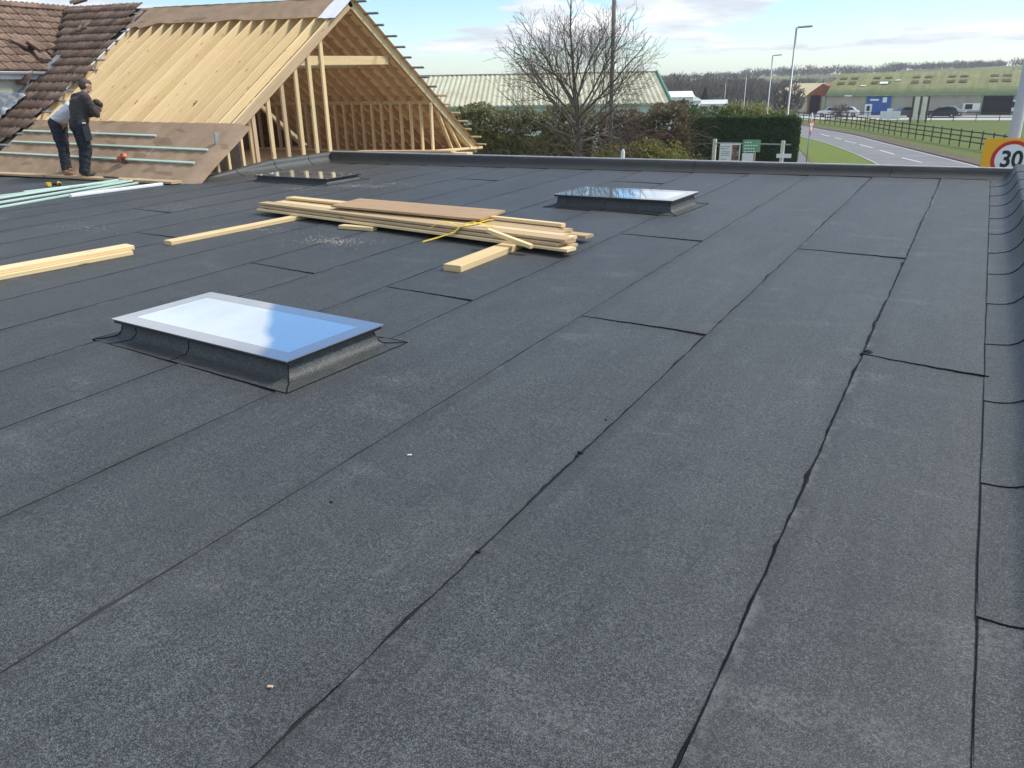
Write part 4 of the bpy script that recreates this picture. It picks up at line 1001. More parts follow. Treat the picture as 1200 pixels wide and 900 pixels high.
eyes(hd, fdir, (.55, .1, .8), M1)
fused('t_shirt', grow(torso[1:], .026)+[([wst+Vector((-.02, 0, -.01)), wst, chest, nk-Vector((.08, 0, .02))], [.145, .145, .155, .09]), ([sL, sL.lerp(eL, .5)], [.078, .07]), ([sR, sR.lerp(eR, .5)], [.078, .07]), ([pel+Vector((.0, -.05, .10)), wst+Vector((-.02, -.05, 0))], [.105, .11])], tshirt, M1, .012, 5, wrinkle=.012)
fused('trousers', [([hL+Vector((0, 0, .03)), hL.lerp(kL, .5), kL, kL.lerp(aL, .5), aL+Vector((0, .0, .03))], [.118, .098, .074, .066, .06]), ([hR+Vector((0, 0, .03)), hR.lerp(kR, .5), kR, kR.lerp(aR, .5), aR+Vector((0, 0, .03))], [.118, .098, .074, .066, .06]), ([pel+Vector((0, .06, .04)), pel+Vector((0, -.06, .04))], [.135, .135]), ([pel+Vector((-.05, .05, -.03)), pel+Vector((-.05, -.05, -.03))], [.115, .115])], trousers, M1, .012, 4, wrinkle=.013)
fused('boots', grow(feet, .016)+[([aL, aL+Vector((-.01, 0, .06))], [.058, .054]), ([aR, aR+Vector((-.01, 0, .06))], [.058, .054])], boot_m, M1, .012, 2)
f1 = fdir.normalized(); u1 = Vector((.55, .1, .8)); u1 = (u1-f1*u1.dot(f1)).normalized()
M2.scale = (1.05, 1.05, 1.05); M2.location.x -= .10
fused('hair', [([hd-f1*.035+u1*.045, hd+f1*.03+u1*.062], [.088, .070]), ([hd-f1*.045, hd-f1*.04-u1*.035], [.078, .062])], hair_m, M1, .01, 3)

# ------------------------------------------------------------------ vegetation
lg_dark = make_leaf('hedge_leaf', [(0.035, 0.066, 0.02), (0.06, 0.105, 0.03), (0.088, 0.138, 0.04)])
lg_mid = make_leaf('shrub_leaf', [(0.05, 0.085, 0.02), (0.085, 0.125, 0.03), (0.13, 0.16, 0.045)])
lg_yel = make_leaf('yellow_green_leaf', [(0.13, 0.14, 0.03), (0.21, 0.20, 0.05), (0.28, 0.255, 0.075), (0.16, 0.175, 0.04)])
lg_ivy = make_leaf('bramble_leaf', [(0.10, 0.12, 0.035), (0.18, 0.19, 0.06), (0.23, 0.21, 0.08), (0.19, 0.14, 0.075)])
twig_m = plain('twig_bark', (0.15, 0.118, 0.095), .9, .35, 3)
twig_pale = plain('bramble_stem', (0.20, 0.165, 0.105), .9, .3, 2)
twig_red = plain('reddish_stem', (0.16, 0.10, 0.065), .9, .3, 2)
bark_m = plain('bark', (0.125, 0.105, 0.082), .95, .35, 6)
wood_far = make_leaf('bare_wood', [(0.10, 0.085, 0.078), (0.14, 0.118, 0.105), (0.17, 0.15, 0.13), (0.115, 0.115, 0.09)], .9)
evergreen_far = make_leaf('far_evergreen', [(0.03, 0.045, 0.025), (0.05, 0.065, 0.035)], .9)
def leafq(mb, p, s, flat=0.0):
    a = Vector((rng.gauss(0, 1), rng.gauss(0, 1), rng.gauss(0, 1)*(1-flat))).normalized(); b = a.cross(Vector((rng.gauss(0, 1), rng.gauss(0, 1), rng.gauss(0, 1)))).normalized()
    p = Vector(p); mb.quad(p-a*s, p+b*s*.55, p+a*s, p-b*s*.55)
def stem(mb, p, d, L, r, n=5, droop=.3, wob=.25, sides=3):
    pts = [Vector(p)]; d = Vector(d).normalized()
    for i in range(n):
        d = (d+Vector((rng.gauss(0, wob), rng.gauss(0, wob), rng.gauss(0, wob)-droop*i/n))*.4).normalized(); pts.append(pts[-1]+d*L/n)
    mb.tube(pts, [r*(1-.75*i/n) for i in range(n+1)], sides, False); return pts
def clumps(lo, hi, n, r):
    return [(Vector((rng.uniform(lo[0], hi[0]), rng.uniform(lo[1], hi[1]), rng.uniform(lo[2], hi[2]))), r*rng.uniform(.6, 1.3)) for _ in range(n)]
def leaf_clumps(mb, cl, per, size, sq=.8):
    for c, r_ in cl:
        for _ in range(int(per*r_*r_*4)):
            v = Vector((rng.gauss(0, 1), rng.gauss(0, 1), rng.gauss(0, 1)*sq)).normalized()*r_*(rng.random()**.35)
            leafq(mb, c+v, size*rng.uniform(.6, 1.4))
def root_name(nm, label, cat, loc, group=None): return thing(nm, label, cat, loc, group)

# bare branching tree behind the brambles
TB = (-12.95, 27.2, 0.0)
tree = thing('bare_tree', 'leafless many-branched tree with a rounded fan of fine twigs behind the brambles', 'tree', TB)
trunk = MB(); crown = MB(); twigs = MB()
trng = random.Random(11)
EC = Vector((-13.05, 27.2, 3.4))
def env(p):
    d = p-EC; return (d.x/4.0)**2+(d.y/3.1)**2+(d.z/(4.65 if d.z > 0 else 2.4))**2
def reach(p, d):
    t = .1
    while t < 7 and env(p+d*t) < 1: t += .1
    return t
def limb(p, d, L, r, lev):
    n = max(2, int(L/.24)); pts = [p]; dd = d.copy(); phi = trng.uniform(0, 6.28)
    for i in range(n):
        w_ = .045+.02*lev
        dd = (dd+Vector((trng.gauss(0, w_), trng.gauss(0, w_), trng.gauss(0, w_)+(.022 if lev < 2 else .015)))).normalized(); pts.append(pts[-1]+dd*(L/n))
    tip = .0052; rr = [max(tip, r*(1-.85*i/n)) for i in range(n+1)]
    (trunk if lev == 0 and r > .05 else crown if r > .015 else twigs).tube(pts, rr, 6 if r > .04 else 4 if r > .012 else 3, False)
    if lev >= 4: return
    gap = (.34, .24, .16, .13)[lev]; t = (.9 if lev == 0 else .22)+trng.uniform(0, .2)
    while t < L:
        i = min(n-1, int(t/L*n)); q_ = pts[i].lerp(pts[i+1], t/L*n-i); base = (pts[i+1]-pts[i]).normalized()
        phi += 2.4+trng.uniform(-.4, .4); a = base.cross(Vector((.3, .2, 1))).normalized(); b = base.cross(a)
        ang = R(trng.uniform(26, 48)); nd = base*math.cos(ang)+(a*math.cos(phi)+b*math.sin(phi))*math.sin(ang)
        nd = (nd+Vector((0, 0, .12))).normalized()
        l2 = min((L-t)*trng.uniform(.45, .8)+trng.uniform(.12, .35), reach(q_, nd)*trng.uniform(.85, 1.1)+.05)
        if l2 > .14: limb(q_, nd, l2, min(r*.55, rr[i]*.62, .006+l2*.013), lev+1)
        t += gap*trng.uniform(.7, 1.4)
tz = [Vector(TB)+Vector((.05*math.sin(z), .04*math.cos(z*2), z)) for z in lin(0, 3.2, 9)]
trunk.tube(tz, lin(.20, .115, 9), 9, False)
limb(tz[-1], Vector((.02, 0, 1)), 4.7, .08, 0)
for k in range(18):
    z = 2.45+1.5*(k/17)**.9; a = k*2.4+trng.uniform(-.3, .3); el = R(2+56*(k/17)**1.0+trng.uniform(-8, 8))
    d = Vector((math.cos(a)*math.cos(el), .8*math.sin(a)*math.cos(el), math.sin(el))).normalized(); p = Vector(TB)+Vector((0, 0, z))
    limb(p, d, reach(p, d)*trng.uniform(.92, 1.04), trng.uniform(.038, .058), 0)
trunk.build('trunk', bark_m, tree, recalc=False); crown.build('branches', twig_m, tree, recalc=False); twigs.build('twigs', twig_m, tree, recalc=False)

# overgrown bramble hedge (left of the tree to the yellow shrub)
def hedge_row(name, label, cat, x0, y0, x1, y1, zt, wd, nl, nst, leafm, stemm, lsz, group=None, ltop=.5):
    T = thing(name, label, cat, ((x0+x1)/2, (y0+y1)/2, 0), group)
    lf = MB(); st = MB()
    a, b = Vector((x0, y0, 0)), Vector((x1, y1, 0)); d = (b-a); L = d.length; d.normalize(); s_ = Vector((-d.y, d.x, 0))
    top = lambda t: zt*(1+.10*nz(t*L*.55, x0)+.06*nz(t*L*1.9, y0))
    core_ = MB()
    core_.grid(lambda t, u: a+d*L*t+s_*math.cos(u)*wd*.36+Vector((0, 0, (.86+.1*nz(t*9, u*2, x0))*top(t)*max(0, math.sin(u)))), lin(0.01, .99, 30), lin(0, math.pi, 9))
    core_.build('foliage', leafm, T, recalc=False)
    for _ in range(nl):
        t = rng.random(); z = rng.random()**.7; tz = top(t)
        wv = wd*.5*math.sqrt(max(0.05, 1-(z-.15)**2*.9))
        p = a+d*L*t+s_*rng.choice((-1, -1, -1, 1))*wv*rng.uniform(.72, 1.05)+Vector((0, 0, z*tz*1.02))
        if nz(p.x*1.1, p.y*1.1, p.z*1.3) < -.25 and rng.random() < .75: continue
        leafq(lf, p, lsz*rng.uniform(.6, 1.4))
    for _ in range(int(nl*.25)):
        t = rng.random(); tz = top(t)
        leafq(lf, a+d*L*t+s_*rng.uniform(-.4, .4)*wd+Vector((0, 0, tz*rng.uniform(.93, 1.10))), lsz)
    lf.build('leaves', leafm, T, recalc=False)
    for _ in range(nst):
        t = rng.random(); p = a+d*L*t-s_*rng.uniform(0, .4)*wd+Vector((0, 0, rng.uniform(.2, .8)*top(t)))
        stem(st, p, (rng.gauss(0, .8), rng.gauss(-.3, .5), rng.uniform(.2, 1.2)), rng.uniform(.8, 2.4), rng.uniform(.008, .018), 6, .9, .35)
    if nst: st.build('stems', stemm, T, recalc=False)
    return T
# s_ side towards the camera must be the negative side: run rows from right to left where needed
hedge_row('overgrown_hedge', 'dark green overgrown hedge between the timber gable and the bare tree', 'hedge', -24.5, 25.6, -13.6, 30.2, 3.55, 2.2, 15000, 260, lg_ivy, twig_pale, .085)
hedge_row('bramble_thicket', 'brown tangled bramble thicket right of the bare tree, above the yellow-green shrub', 'thicket', -13.4, 30.0, -10.25, 31.7, 3.55, 2.0, 7500, 620, make_leaf('dead_bramble', [(0.12, 0.085, 0.05), (0.18, 0.13, 0.08), (0.14, 0.135, 0.055)]), twig_red, .07)
# long pale arching stems round the foot of the tree
st = MB()
for _ in range(210):
    p = (rng.gauss(-13.0, 1.5), rng.uniform(25.0, 26.4), rng.uniform(.6, 1.9))
    stem(st, p, (rng.gauss(0, .9), rng.gauss(-.2, .3), rng.uniform(.3, 1.5)), rng.uniform(1.2, 2.9), rng.uniform(.010, .022), 7, 1.0, .22)
tag(st.build('bramble', twig_pale, recalc=False), 'long pale arching bramble stems round the foot of the bare tree', 'brambles')
# yellow-green shrub
T = thing('broad_shrub', 'yellow-green bushy shrub in front of the brambles, left of the sign frame', 'shrub', (-9.2, 26.6, 0))
lf = MB()
cl = clumps((-11.6, 25.9, .5), (-8.0, 27.4, 2.3), 60, .55)+clumps((-10.4, 26.2, 2.2), (-8.7, 27.0, 2.72), 24, .38)
leaf_clumps(lf, cl, 135, .055); lf.build('leaves', lg_yel, T, recalc=False)
st = MB()
for _ in range(160): stem(st, (rng.uniform(-11.5, -8), rng.uniform(26, 27), rng.uniform(.4, 2.2)), (rng.gauss(0, .4), rng.gauss(-.1, .3), 1), rng.uniform(.5, 1.1), .008, 4, .2, .2)
st.build('stems', twig_pale, T, recalc=False)

# clipped dark hedge beside the footpath, loose shrubs behind it
def clipped_hedge():
    HL = Vector((-15.2, 47.9, 0)); HR = Vector((-9.15, 49.3, 0)); d = (HR-HL).normalized(); s_ = Vector((-d.y, d.x, 0)); L = (HR-HL).length; H = 2.93; D_ = 1.7
    T = thing('clipped_hedge', 'dark green clipped hedge with a flat top and rounded end beside the footpath', 'hedge', tuple((HL+HR)/2))
    q = MB(); q.grid(lambda t, u: HL+d*(L*t)+s_*(D_*.5+D_*.44*max(-1, min(1, 1.5*math.cos(u))))+Vector((0, 0, (H-.08)*min(1, 1.7*math.sin(u)))), lin(0.01, .985, 30), lin(0, math.pi, 17)); q.build('foliage', lg_dark, T, recalc=False)
    lf = MB()
    for _ in range(15000):
        r_ = rng.random(); t = rng.random(); end = max(0, (t-.93)/.07)
        if r_ < .58: p = HL+d*L*t+s_*(rng.uniform(-.03, .10)+end*end*.5)+Vector((0, 0, H*rng.random()))
        elif r_ < .85: p = HL+d*L*t+s_*D_*rng.random()+Vector((0, 0, H-rng.uniform(-.06, .08)-end*end*.25))
        else: p = HR+s_*D_*rng.random()+Vector((0, 0, H*rng.random()*.96))+d*rng.uniform(-.15, .04)
        p += Vector((0, 0, .05*nz(p.x*1.2, p.y)))+s_*.10*nz(p.x*1.3, p.z*1.3, 2)
        leafq(lf, p, .075*rng.uniform(.6, 1.5))
    lf.build('leaves', lg_dark, T, recalc=False)
clipped_hedge()
def shrub(label, px, py_top, dist, wd, ht, lm, nper=60, group='shrubs beyond the clipped hedge', lsz=.11):
    c = atdist(px, py_top, dist); T = thing('loose_shrub', label, 'shrub', (c.x, c.y, 0), group)
    lf = MB(); zt = c.z
    cl = clumps((c.x-wd/2, c.y-.8, max(.5, zt-ht)), (c.x+wd/2, c.y+.8, zt-.35), int(16*wd), .55)
    leaf_clumps(lf, cl, nper, lsz); lf.build('leaves', lm, T, recalc=False)
    st = MB()
    for _ in range(14): st.tube([(c.x+rng.gauss(0, .25), c.y, 0), (c.x+rng.gauss(0, wd*.3), c.y+rng.gauss(0, .4), zt-.5)], [.05, .015], 4, False)
    st.build('stems', bark_m, T, recalc=False)
shrub('bright green shrub rising behind the left end of the clipped hedge', 835, 122, 54, 2.6, 2.0, lg_mid)
shrub('yellow-green shrub rising behind the middle of the clipped hedge', 873, 122, 56, 3.0, 2.0, lg_yel)
shrub('olive shrub just showing above the right half of the clipped hedge', 905, 127, 57, 2.0, 1.6, lg_yel)
shrub('dark green shrub between the brambles and the clipped hedge', 815, 121, 52, 1.5, 2.6, lg_dark)

# trees and woods far off
def far_tree(mb, c, ht, wd, n, s, cz=.6):
    for _ in range(n):
        v = Vector((rng.gauss(0, 1), rng.gauss(0, 1), rng.gauss(0, 1))).normalized()*(rng.random()**.45)
        p = Vector(c)+Vector((v.x*wd/2, v.y*wd/2, max(.1, ht*cz+v.z*ht*.46)))
        d = Vector((v.x*.8+rng.gauss(0, .4), v.y*.8+rng.gauss(0, .4), .9+rng.gauss(0, .4))).normalized(); sd_ = d.cross(Vector((rng.gauss(0, 1), rng.gauss(0, 1), .3))).normalized()
        mb.quad(p-d*s, p+sd_*s*.16, p+d*s, p-sd_*s*.16)
    mb.tube([Vector(c)-Vector((0, 0, .5)), Vector(c)+Vector((0, 0, ht*.55))], [ht*.022, ht*.012], 4, False)
wd_ = MB()
for _ in range(150):
    px = rng.uniform(740, 962); dist = rng.uniform(215, 330); p = atdist(px, 100, dist)
    ht = rng.uniform(6.0, 9.0)*(1.0 if px < 900 else .75); far_tree(wd_, (p.x, p.y, 0), ht, rng.uniform(5, 8), 150, .8, .55)
for _ in range(60):
    px = rng.uniform(300, 740); dist = rng.uniform(215, 330); p = atdist(px, 100, dist)
    far_tree(wd_, (p.x, p.y, 0), rng.uniform(5, 7.5), rng.uniform(5, 8), 110, .9, .55)
kind(wd_.build('woodland', wood_far, recalc=False), 'stuff')
wh = MB()
for i in range(520):
    x = rng.uniform(-430, 230); y = rng.uniform(590, 730)+.1*x
    k_ = .6+.5*nz(x*.012, 3.3)
    far_tree(wh, (x, y, hill_h(x, y)), rng.uniform(3.5, 8.5)*k_+1, rng.uniform(7, 15), 75, 1.2, .45)
for i in range(150):
    t = rng.random(); x = -330+t*480; y = 470+.14*x+rng.gauss(0, 5)
    far_tree(wh, (x, y, hill_h(x, y)), rng.uniform(1.8, 3.8), rng.uniform(5, 9), 45, 1.0, .42)
kind(wh.build('hilltop_wood', wood_far, recalc=False), 'stuff')
c = atdist(924, 110, 120); T = thing('bare_tree', 'dark bare tree in front of the red brick barn, right of the street lamp', 'tree', (c.x, c.y, 0))
q = MB(); far_tree(q, (c.x, c.y, 0), 5.0, 4.6, 700, .5, .58); q.build('crown', wood_far, T, recalc=False)
q = MB(); q.tube([(c.x, c.y, 0), (c.x+.1, c.y, 1.2), (c.x+.05, c.y, 3.2)], [.2, .15, .06], 6, False); q.build('trunk', bark_m, T, recalc=False)
c = atdist(985, 126, 128); T = thing('bare_bush', 'bare brown bush in front of the parked white car by the barn', 'bush', (c.x, c.y, 0))
q = MB(); far_tree(q, (c.x, c.y, 0), 2.4, 2.6, 330, .32, .5); q.build('crown', wood_far, T, recalc=False)
c = atdist(826, 112, 200); T = thing('conifer', 'small dark conifer in front of the distant wood', 'tree', (c.x, c.y, 0))
q = MB()
for _ in range(500):
    z = rng.random(); r_ = (1-z)*1.5*math.sqrt(rng.random()); a = rng.uniform(0, 6.28); leafq(q, (c.x+r_*math.cos(a), c.y+r_*math.sin(a), .5+z*4.2), .3)
q.build('crown', evergreen_far, T, recalc=False)
q = MB(); q.tube([(c.x, c.y, 0), (c.x, c.y, 3)], [.15, .05], 5, False); q.build('trunk', bark_m, T)

# ------------------------------------------------------------------ poles, lamps, signs
q = MB(); q.tube([(-11.95, 27.9, 0), (-11.95, 27.9, 11.5)], [.085, .066], 12)
T = thing('tall_pole', 'tall brown grey wooden pole rising out of the photo beside the bare tree', 'pole', (-11.95, 27.9, 0)); q.build('pole', plain('pole_wood', (0.24, 0.215, 0.19), .9, .2, 2), T)
q = MB(); q.bar((-12.6, 27.9, 11.0), (-11.3, 27.9, 11.0), .09, .11); q.build('crossarm', bark_m, T)
def lamp(px0, py0, dist, label, H=None, side=(.83, .5)):
    p = atdist(px0, py0, dist); zt = p.z if H is None else H
    T = thing('street_lamp', label, 'street lamp', (p.x, p.y, 0), 'street lamps along the road')
    s_ = Vector((side[0], side[1], 0)).normalized()
    b = Vector((p.x, p.y, 0))-s_*.85
    q = MB(); q.tube([b, b+Vector((0, 0, 1.3)), b+Vector((0, 0, 1.32)), b+Vector((0, 0, zt))], [.10, .10, .07, .055], 10); q.build('column', grey_metal, T)
    q = MB(); q.tube([b+Vector((0, 0, zt-.02)), b+Vector((0, 0, zt+.03))+s_*.25], [.04, .035], 8); q.build('arm', grey_metal, T)
    q = MB(); c_ = b+Vector((0, 0, zt+.04))+s_*.5
    q.bar(c_-s_*.38-Vector((0, 0, .02)), c_+s_*.42+Vector((0, 0, .03)), .26, .11, (0, 0, 1), .04); q.build('lantern', grey_metal, T)
    q = MB(); q.bar(c_-s_*.2+Vector((0, 0, -.062)), c_+s_*.35+Vector((0, 0, -.03)), .18, .02); q.build('diffuser', white_pvc, T)
    return T
lamp(950, 32, 54, 'tallest and nearest grey street lamp, standing beyond the right end of the clipped hedge')
lamp(915, 65, 92, 'second nearest street lamp, left of the tallest one')
lamp(881, 82, 150, 'third street lamp, seen above the middle of the clipped hedge')
lamp(855, 95, 205, 'fourth street lamp, small against the distant wood', 6.6)
lamp(842, 103, 250, 'farthest street lamp, tiny against the distant wood', 6.0)
# lamp column behind the speed sign
a = atdist(1200, 100, 20.6); b = atdist(1187.5, 165, 20.6)
T = thing('lamp_column', 'thick pale grey lamp column behind the speed limit sign', 'column', (b.x, b.y, 0))
q = MB(); q.tube([(b.x, b.y, 0), (b.x, b.y, 1.5), (b.x, b.y, 8)], [.125, .12, .10], 16); q.build('column', plain('pale_grey_paint', (0.42, 0.43, 0.44), .5, .08), T)
q = MB(); q.tube([(b.x, b.y, 7.9), (b.x-.3, b.y+.3, 8.2), (b.x-1.0, b.y+1.0, 8.3)], [.05, .045, .04], 8); q.build('arm', grey_metal, T)
q = MB(); q.bar((b.x-.9, b.y+.9, 8.31), (b.x-1.5, b.y+1.5, 8.34), .26, .11, (0, 0, 1), .03); q.build('lantern', grey_metal, T)
# speed limit sign on a yellow backing board
sc = atdist(1185, 187, 20.0)
T = thing('speed_limit_sign', 'round 30 speed limit sign on a bright orange-yellow backing board', 'road sign', (sc.x, sc.y, 0))
sn = Vector((.18, -1, 0)).normalized(); sr = Vector((-sn.y, sn.x, 0)); sr = sr if sr.x > 0 else -sr; su = Vector((0, 0, 1))
MX = Matrix(((sr.x, su.x, sn.x, sc.x), (sr.y, su.y, sn.y, sc.y), (sr.z, su.z, sn.z, sc.z), (0, 0, 0, 1)))
def onS(x, y, h): return MX @ Vector((x, y, h))
ych = NT('sign_yellow').set(Base_Color=(0.85, 0.42, 0.015, 1), Roughness=.45).m
redm = NT('sign_red').set(Base_Color=(0.55, 0.02, 0.02, 1), Roughness=.4).m
whm = NT('sign_white').set(Base_Color=(0.80, 0.80, 0.80, 1), Roughness=.4).m
blk = NT('sign_black').set(Base_Color=(0.012, 0.012, 0.014, 1), Roughness=.4).m
def rrect(w_, h_, r_, n=5):
    P = []
    for cx, cy, a0 in ((w_/2-r_, h_/2-r_, 0), (-w_/2+r_, h_/2-r_, 90), (-w_/2+r_, -h_/2+r_, 180), (w_/2-r_, -h_/2+r_, 270)):
        for i in range(n+1): t = R(a0+90*i/n); P.append((cx+r_*math.cos(t), cy+r_*math.sin(t)))
    return P
q = MB(); q.prism(rrect(1.12, 1.0, .06), lambda x, y: onS(x, y-.07, -.012), lambda x, y: onS(x, y-.07, 0)); q.build('backing_board', ych, T)
circ = lambda r_, n=40: [(r_*math.cos(2*math.pi*i/n), r_*math.sin(2*math.pi*i/n)) for i in range(n)]
q = MB(); q.prism(circ(.385), lambda x, y: onS(x, y, .003), lambda x, y: onS(x, y, .006)); q.build('red_ring', redm, T)
q = MB(); q.prism(circ(.312), lambda x, y: onS(x, y, .007), lambda x, y: onS(x, y, .009)); q.build('white_disc', whm, T)
textmesh('30', .46, 'numerals', blk, T, MX @ Matrix.Translation((0, -.005, .0125)), .002, .92, .012)
q = MB()
for x in (-.35, .35): q.tube([onS(x, -sc.z, -.05), onS(x, .35, -.05)], .038, 10)
q.build('post', grey_metal, T)
# give way sign, turned half away
gc = atdist(951, 147.5, 43)
T = thing('give_way_sign', 'white triangular give way sign with a red border, turned partly aside on its post', 'road sign', (gc.x, gc.y, 0))
sn = Vector((.97, -.24, 0)).normalized(); sn = Vector((math.cos(R(-8)), math.sin(R(-8)), 0)); sr = Vector((0, 0, 1)).cross(sn)
MX = Matrix(((sr.x, 0, sn.x, gc.x), (sr.y, 0, sn.y, gc.y), (sr.z, 1, sn.z, gc.z), (0, 0, 0, 1)))
tri_ = lambda s: [(-.40*s, .22*s), (0, -.46*s), (.40*s, .22*s)]
q = MB(); q.prism(tri_(1.0), lambda x, y: onS(x, y, -.006), lambda x, y: onS(x, y, 0)); q.build('red_border', redm, T)
q = MB(); q.prism(tri_(.66), lambda x, y: onS(x, y+.0, .002), lambda x, y: onS(x, y, .004)); q.build('white_face', whm, T)
textmesh('GIVE\nWAY', .12, 'lettering', blk, T, MX @ Matrix.Translation((0, .03, .006)), .001)
q = MB(); q.tube([onS(0, -gc.z, -.045), onS(0, .62, -.045)], .035, 10); q.build('post', grey_metal, T)
# white post top just beyond the parapet
p = atdist(730, 177, 25); q = MB(); q.bar((p.x, p.y, 0), (p.x, p.y, p.z), .10, .10, (1, 0, 0), .01); q.bar((p.x, p.y, p.z), (p.x, p.y, p.z+.06), .07, .07, (1, 0, 0), .02)
tag(q.build('marker_post', white_pvc), 'white post top peeping over the far parapet by the yellow-green shrub', 'post')
# sign frame with boards in front of the clipped hedge
fA, fB = atdist(838, 163, 40), atdist(918, 165, 40)
cream = plain('cream_paint', (0.62, 0.62, 0.50), .6, .1)
T = thing('sign_frame', 'cream two-post timber frame with a thin top rail in front of the clipped hedge', 'frame', ((fA.x+fB.x)/2, (fA.y+fB.y)/2, 0))
for p in (fA, fB):
    q = MB(); q.bar((p.x, p.y, 0), (p.x, p.y, p.z), .16, .16, (1, 0, 0), .015); q.build('post', cream, T)
q = MB(); e = fB+(fB-fA).normalized()*.35; q.bar((fA.x, fA.y-.02, fA.z-.17), (e.x, e.y-.02, fB.z-.17), .05, .06); q.build('rail', grey_metal, T)
fd_ = (fB-fA); fd_.z = 0; fd_.normalize(); fn_ = Vector((fd_.y, -fd_.x, 0))
def flatboard(name, label, cat, px0, py0, px1, py1, mat, off=.12, hangz=None):
    a, b = atdist(px0, py0, 40), atdist(px1, py1, 40); t0 = (a-fA).dot(fd_); t1 = (b-fA).dot(fd_)
    O = Vector((fA.x, fA.y, 0))+fn_*off
    T_ = thing(name, label, cat, tuple(O+fd_*(t0+t1)/2))
    f = lambda t, z, h_: O+fd_*t+fn_*h_+Vector((0, 0, z))
    q = MB(); q.prism([(t0, b.z), (t1, b.z), (t1, a.z), (t0, a.z)], lambda t, z: f(t, z, 0), lambda t, z: f(t, z, .02)); q.build('panel', mat, T_)
    return T_, f, t0, t1, b.z, a.z
T_, f, t0, t1, z0, z1 = flatboard('notice_board', 'white notice board with a tall brown picture at its right side', 'notice board', 844, 168, 866, 194, whm)
W_ = t1-t0
q = MB(); q.prism([(t0+W_*.60, z0+.25), (t0+W_*.95, z0+.25), (t0+W_*.95, z1-.06), (t0+W_*.60, z1-.06)], lambda t, z: f(t, z, .021), lambda t, z: f(t, z, .024))
k = NT('board_picture'); k.color(k.ramp(k.noise(k.coord(), 5, 3), [(.35, (.05, .05, .10)), (.5, (.22, .12, .07)), (.65, (.45, .30, .20))])); k.set(Roughness=.4); q.build('picture', k.m, T_)
q = MB(); ink = NT('grey_ink').set(Base_Color=(.35, .38, .45, 1)).m
for zz, ww_ in ((.12, .42), (.22, .36), (.36, .45), (.44, .40), (.52, .44), (.70, .30)): q.prism([(t0+W_*.07, z1-zz-.035), (t0+W_*(.07+ww_), z1-zz-.035), (t0+W_*(.07+ww_), z1-zz), (t0+W_*.07, z1-zz)], lambda t, z: f(t, z, .021), lambda t, z: f(t, z, .023))
q.build('lettering', ink, T_)
q = MB()
for t in (t0+.08, t1-.08): q.bar(f(t, 0, -.03), f(t, z1-.1, -.03), .05, .05, (1, 0, 0))
q.build('post', cream, T_)
gsm = plain('sign_green', (0.16, 0.36, 0.20), .5, .1)
T_, f, t0, t1, z0, z1 = flatboard('green_sign', 'pale green sign board with white lettering under the rail of the cream frame', 'sign', 871, 163.5, 890.5, 178, gsm)
q = MB()
for j, (zz, ww_) in enumerate(((.10, .5), (.24, .8), (.38, .65), (.52, .75))):
    x = t0+.08
    while x < t0+.08+(t1-t0-.16)*ww_:
        l_ = rng.uniform(.05, .13); q.prism([(x, z1-zz-.05), (x+l_, z1-zz-.04), (x+l_, z1-zz+.01), (x, z1-zz)], lambda t, z: f(t, z, .021), lambda t, z: f(t, z, .023)); x += l_+.03
q.build('lettering', whm, T_)
q = MB(); q.bar(f(t1-.22, 0, -.03), f(t1-.22, z1-.1, -.03), .05, .05, (1, 0, 0)); q.bar(f(t0+.12, 0, -.03), f(t0+.12, z1-.1, -.03), .05, .05, (1, 0, 0)); q.build('post', pine_dull, T_)
T_, f, t0, t1, z0, z1 = flatboard('white_sign', 'small plain white sign below the green one', 'sign', 870, 179, 882, 194, whm, .18)
q = MB(); q.bar(f((t0+t1)/2, 0, -.03), f((t0+t1)/2, z1-.05, -.03), .05, .05, (1, 0, 0)); q.build('post', cream, T_)
T_, f, t0, t1, z0, z1 = flatboard('finger_sign', 'white strip sign nailed across the right post of the cream frame', 'sign', 910, 180, 927, 185, whm, .09)

# ------------------------------------------------------------------ fences by the road
fdark = plain('fence_timber', (0.085, 0.065, 0.048), .9, .3, 2)
fp = [G2(1215, 189), G2(1156, 177), G2(1096, 167), G2(1046, 158.5), G2(1000, 149.5), G2(960, 144.5), (-28, 128), (-50, 175)]
FP = resample(fp, 200); Lf = sum((b-a).length for a, b in zip(FP, FP[1:]))
T = thing('post_and_rail_fence', 'dark timber post and rail fence along the far side of the road', 'fence', (FP[0].x, FP[0].y, 0))
acc = 0; last = -9; posts = []
for a, b in zip(FP, FP[1:]):
    if acc-last >= 1.75: posts.append(a); last = acc
    acc += (b-a).length
for p in posts:
    q = MB(); q.bar((p.x, p.y, 0), (p.x, p.y, 1.32), .12, .09, (1, 0, 0)); q.build('post', fdark, T)
for z in (.45, .82, 1.18):
    q = MB()
    for a, b in zip(posts, posts[1:]): q.bar((a.x, a.y-.06, z+.01*nz(a.y, z)), (b.x, b.y-.06, z), .035, .09)
    q.build('rail', fdark, T)
T = thing('paddock_fence', 'low dark rail fence along the back of the green paddock in front of the barn', 'fence', (-6, 121, 0))
for i in range(15):
    x = -19+i*2.6; q = MB(); q.bar((x, 121.5, 0), (x, 121.5, 1.15), .11, .09, (1, 0, 0)); q.build('post', fdark, T)
for z in (.5, 1.05):
    q = MB(); q.bar((-19, 121.43, z), (17.4, 121.43, z), .04, .10); q.build('rail', fdark, T)
T = thing('tall_panel_screen', 'two tall cream panels between dark posts standing in the paddock before the barn', 'screen', (-6.7, 117, 0))
tp = [atdist(x, 112.5, 116) for x in (1071.5, 1080.5, 1089.5)]
for p in tp:
    q = MB(); q.bar((p.x, p.y, 0), (p.x, p.y, p.z), .26, .22, (1, 0, 0)); q.build('post', fdark, T)
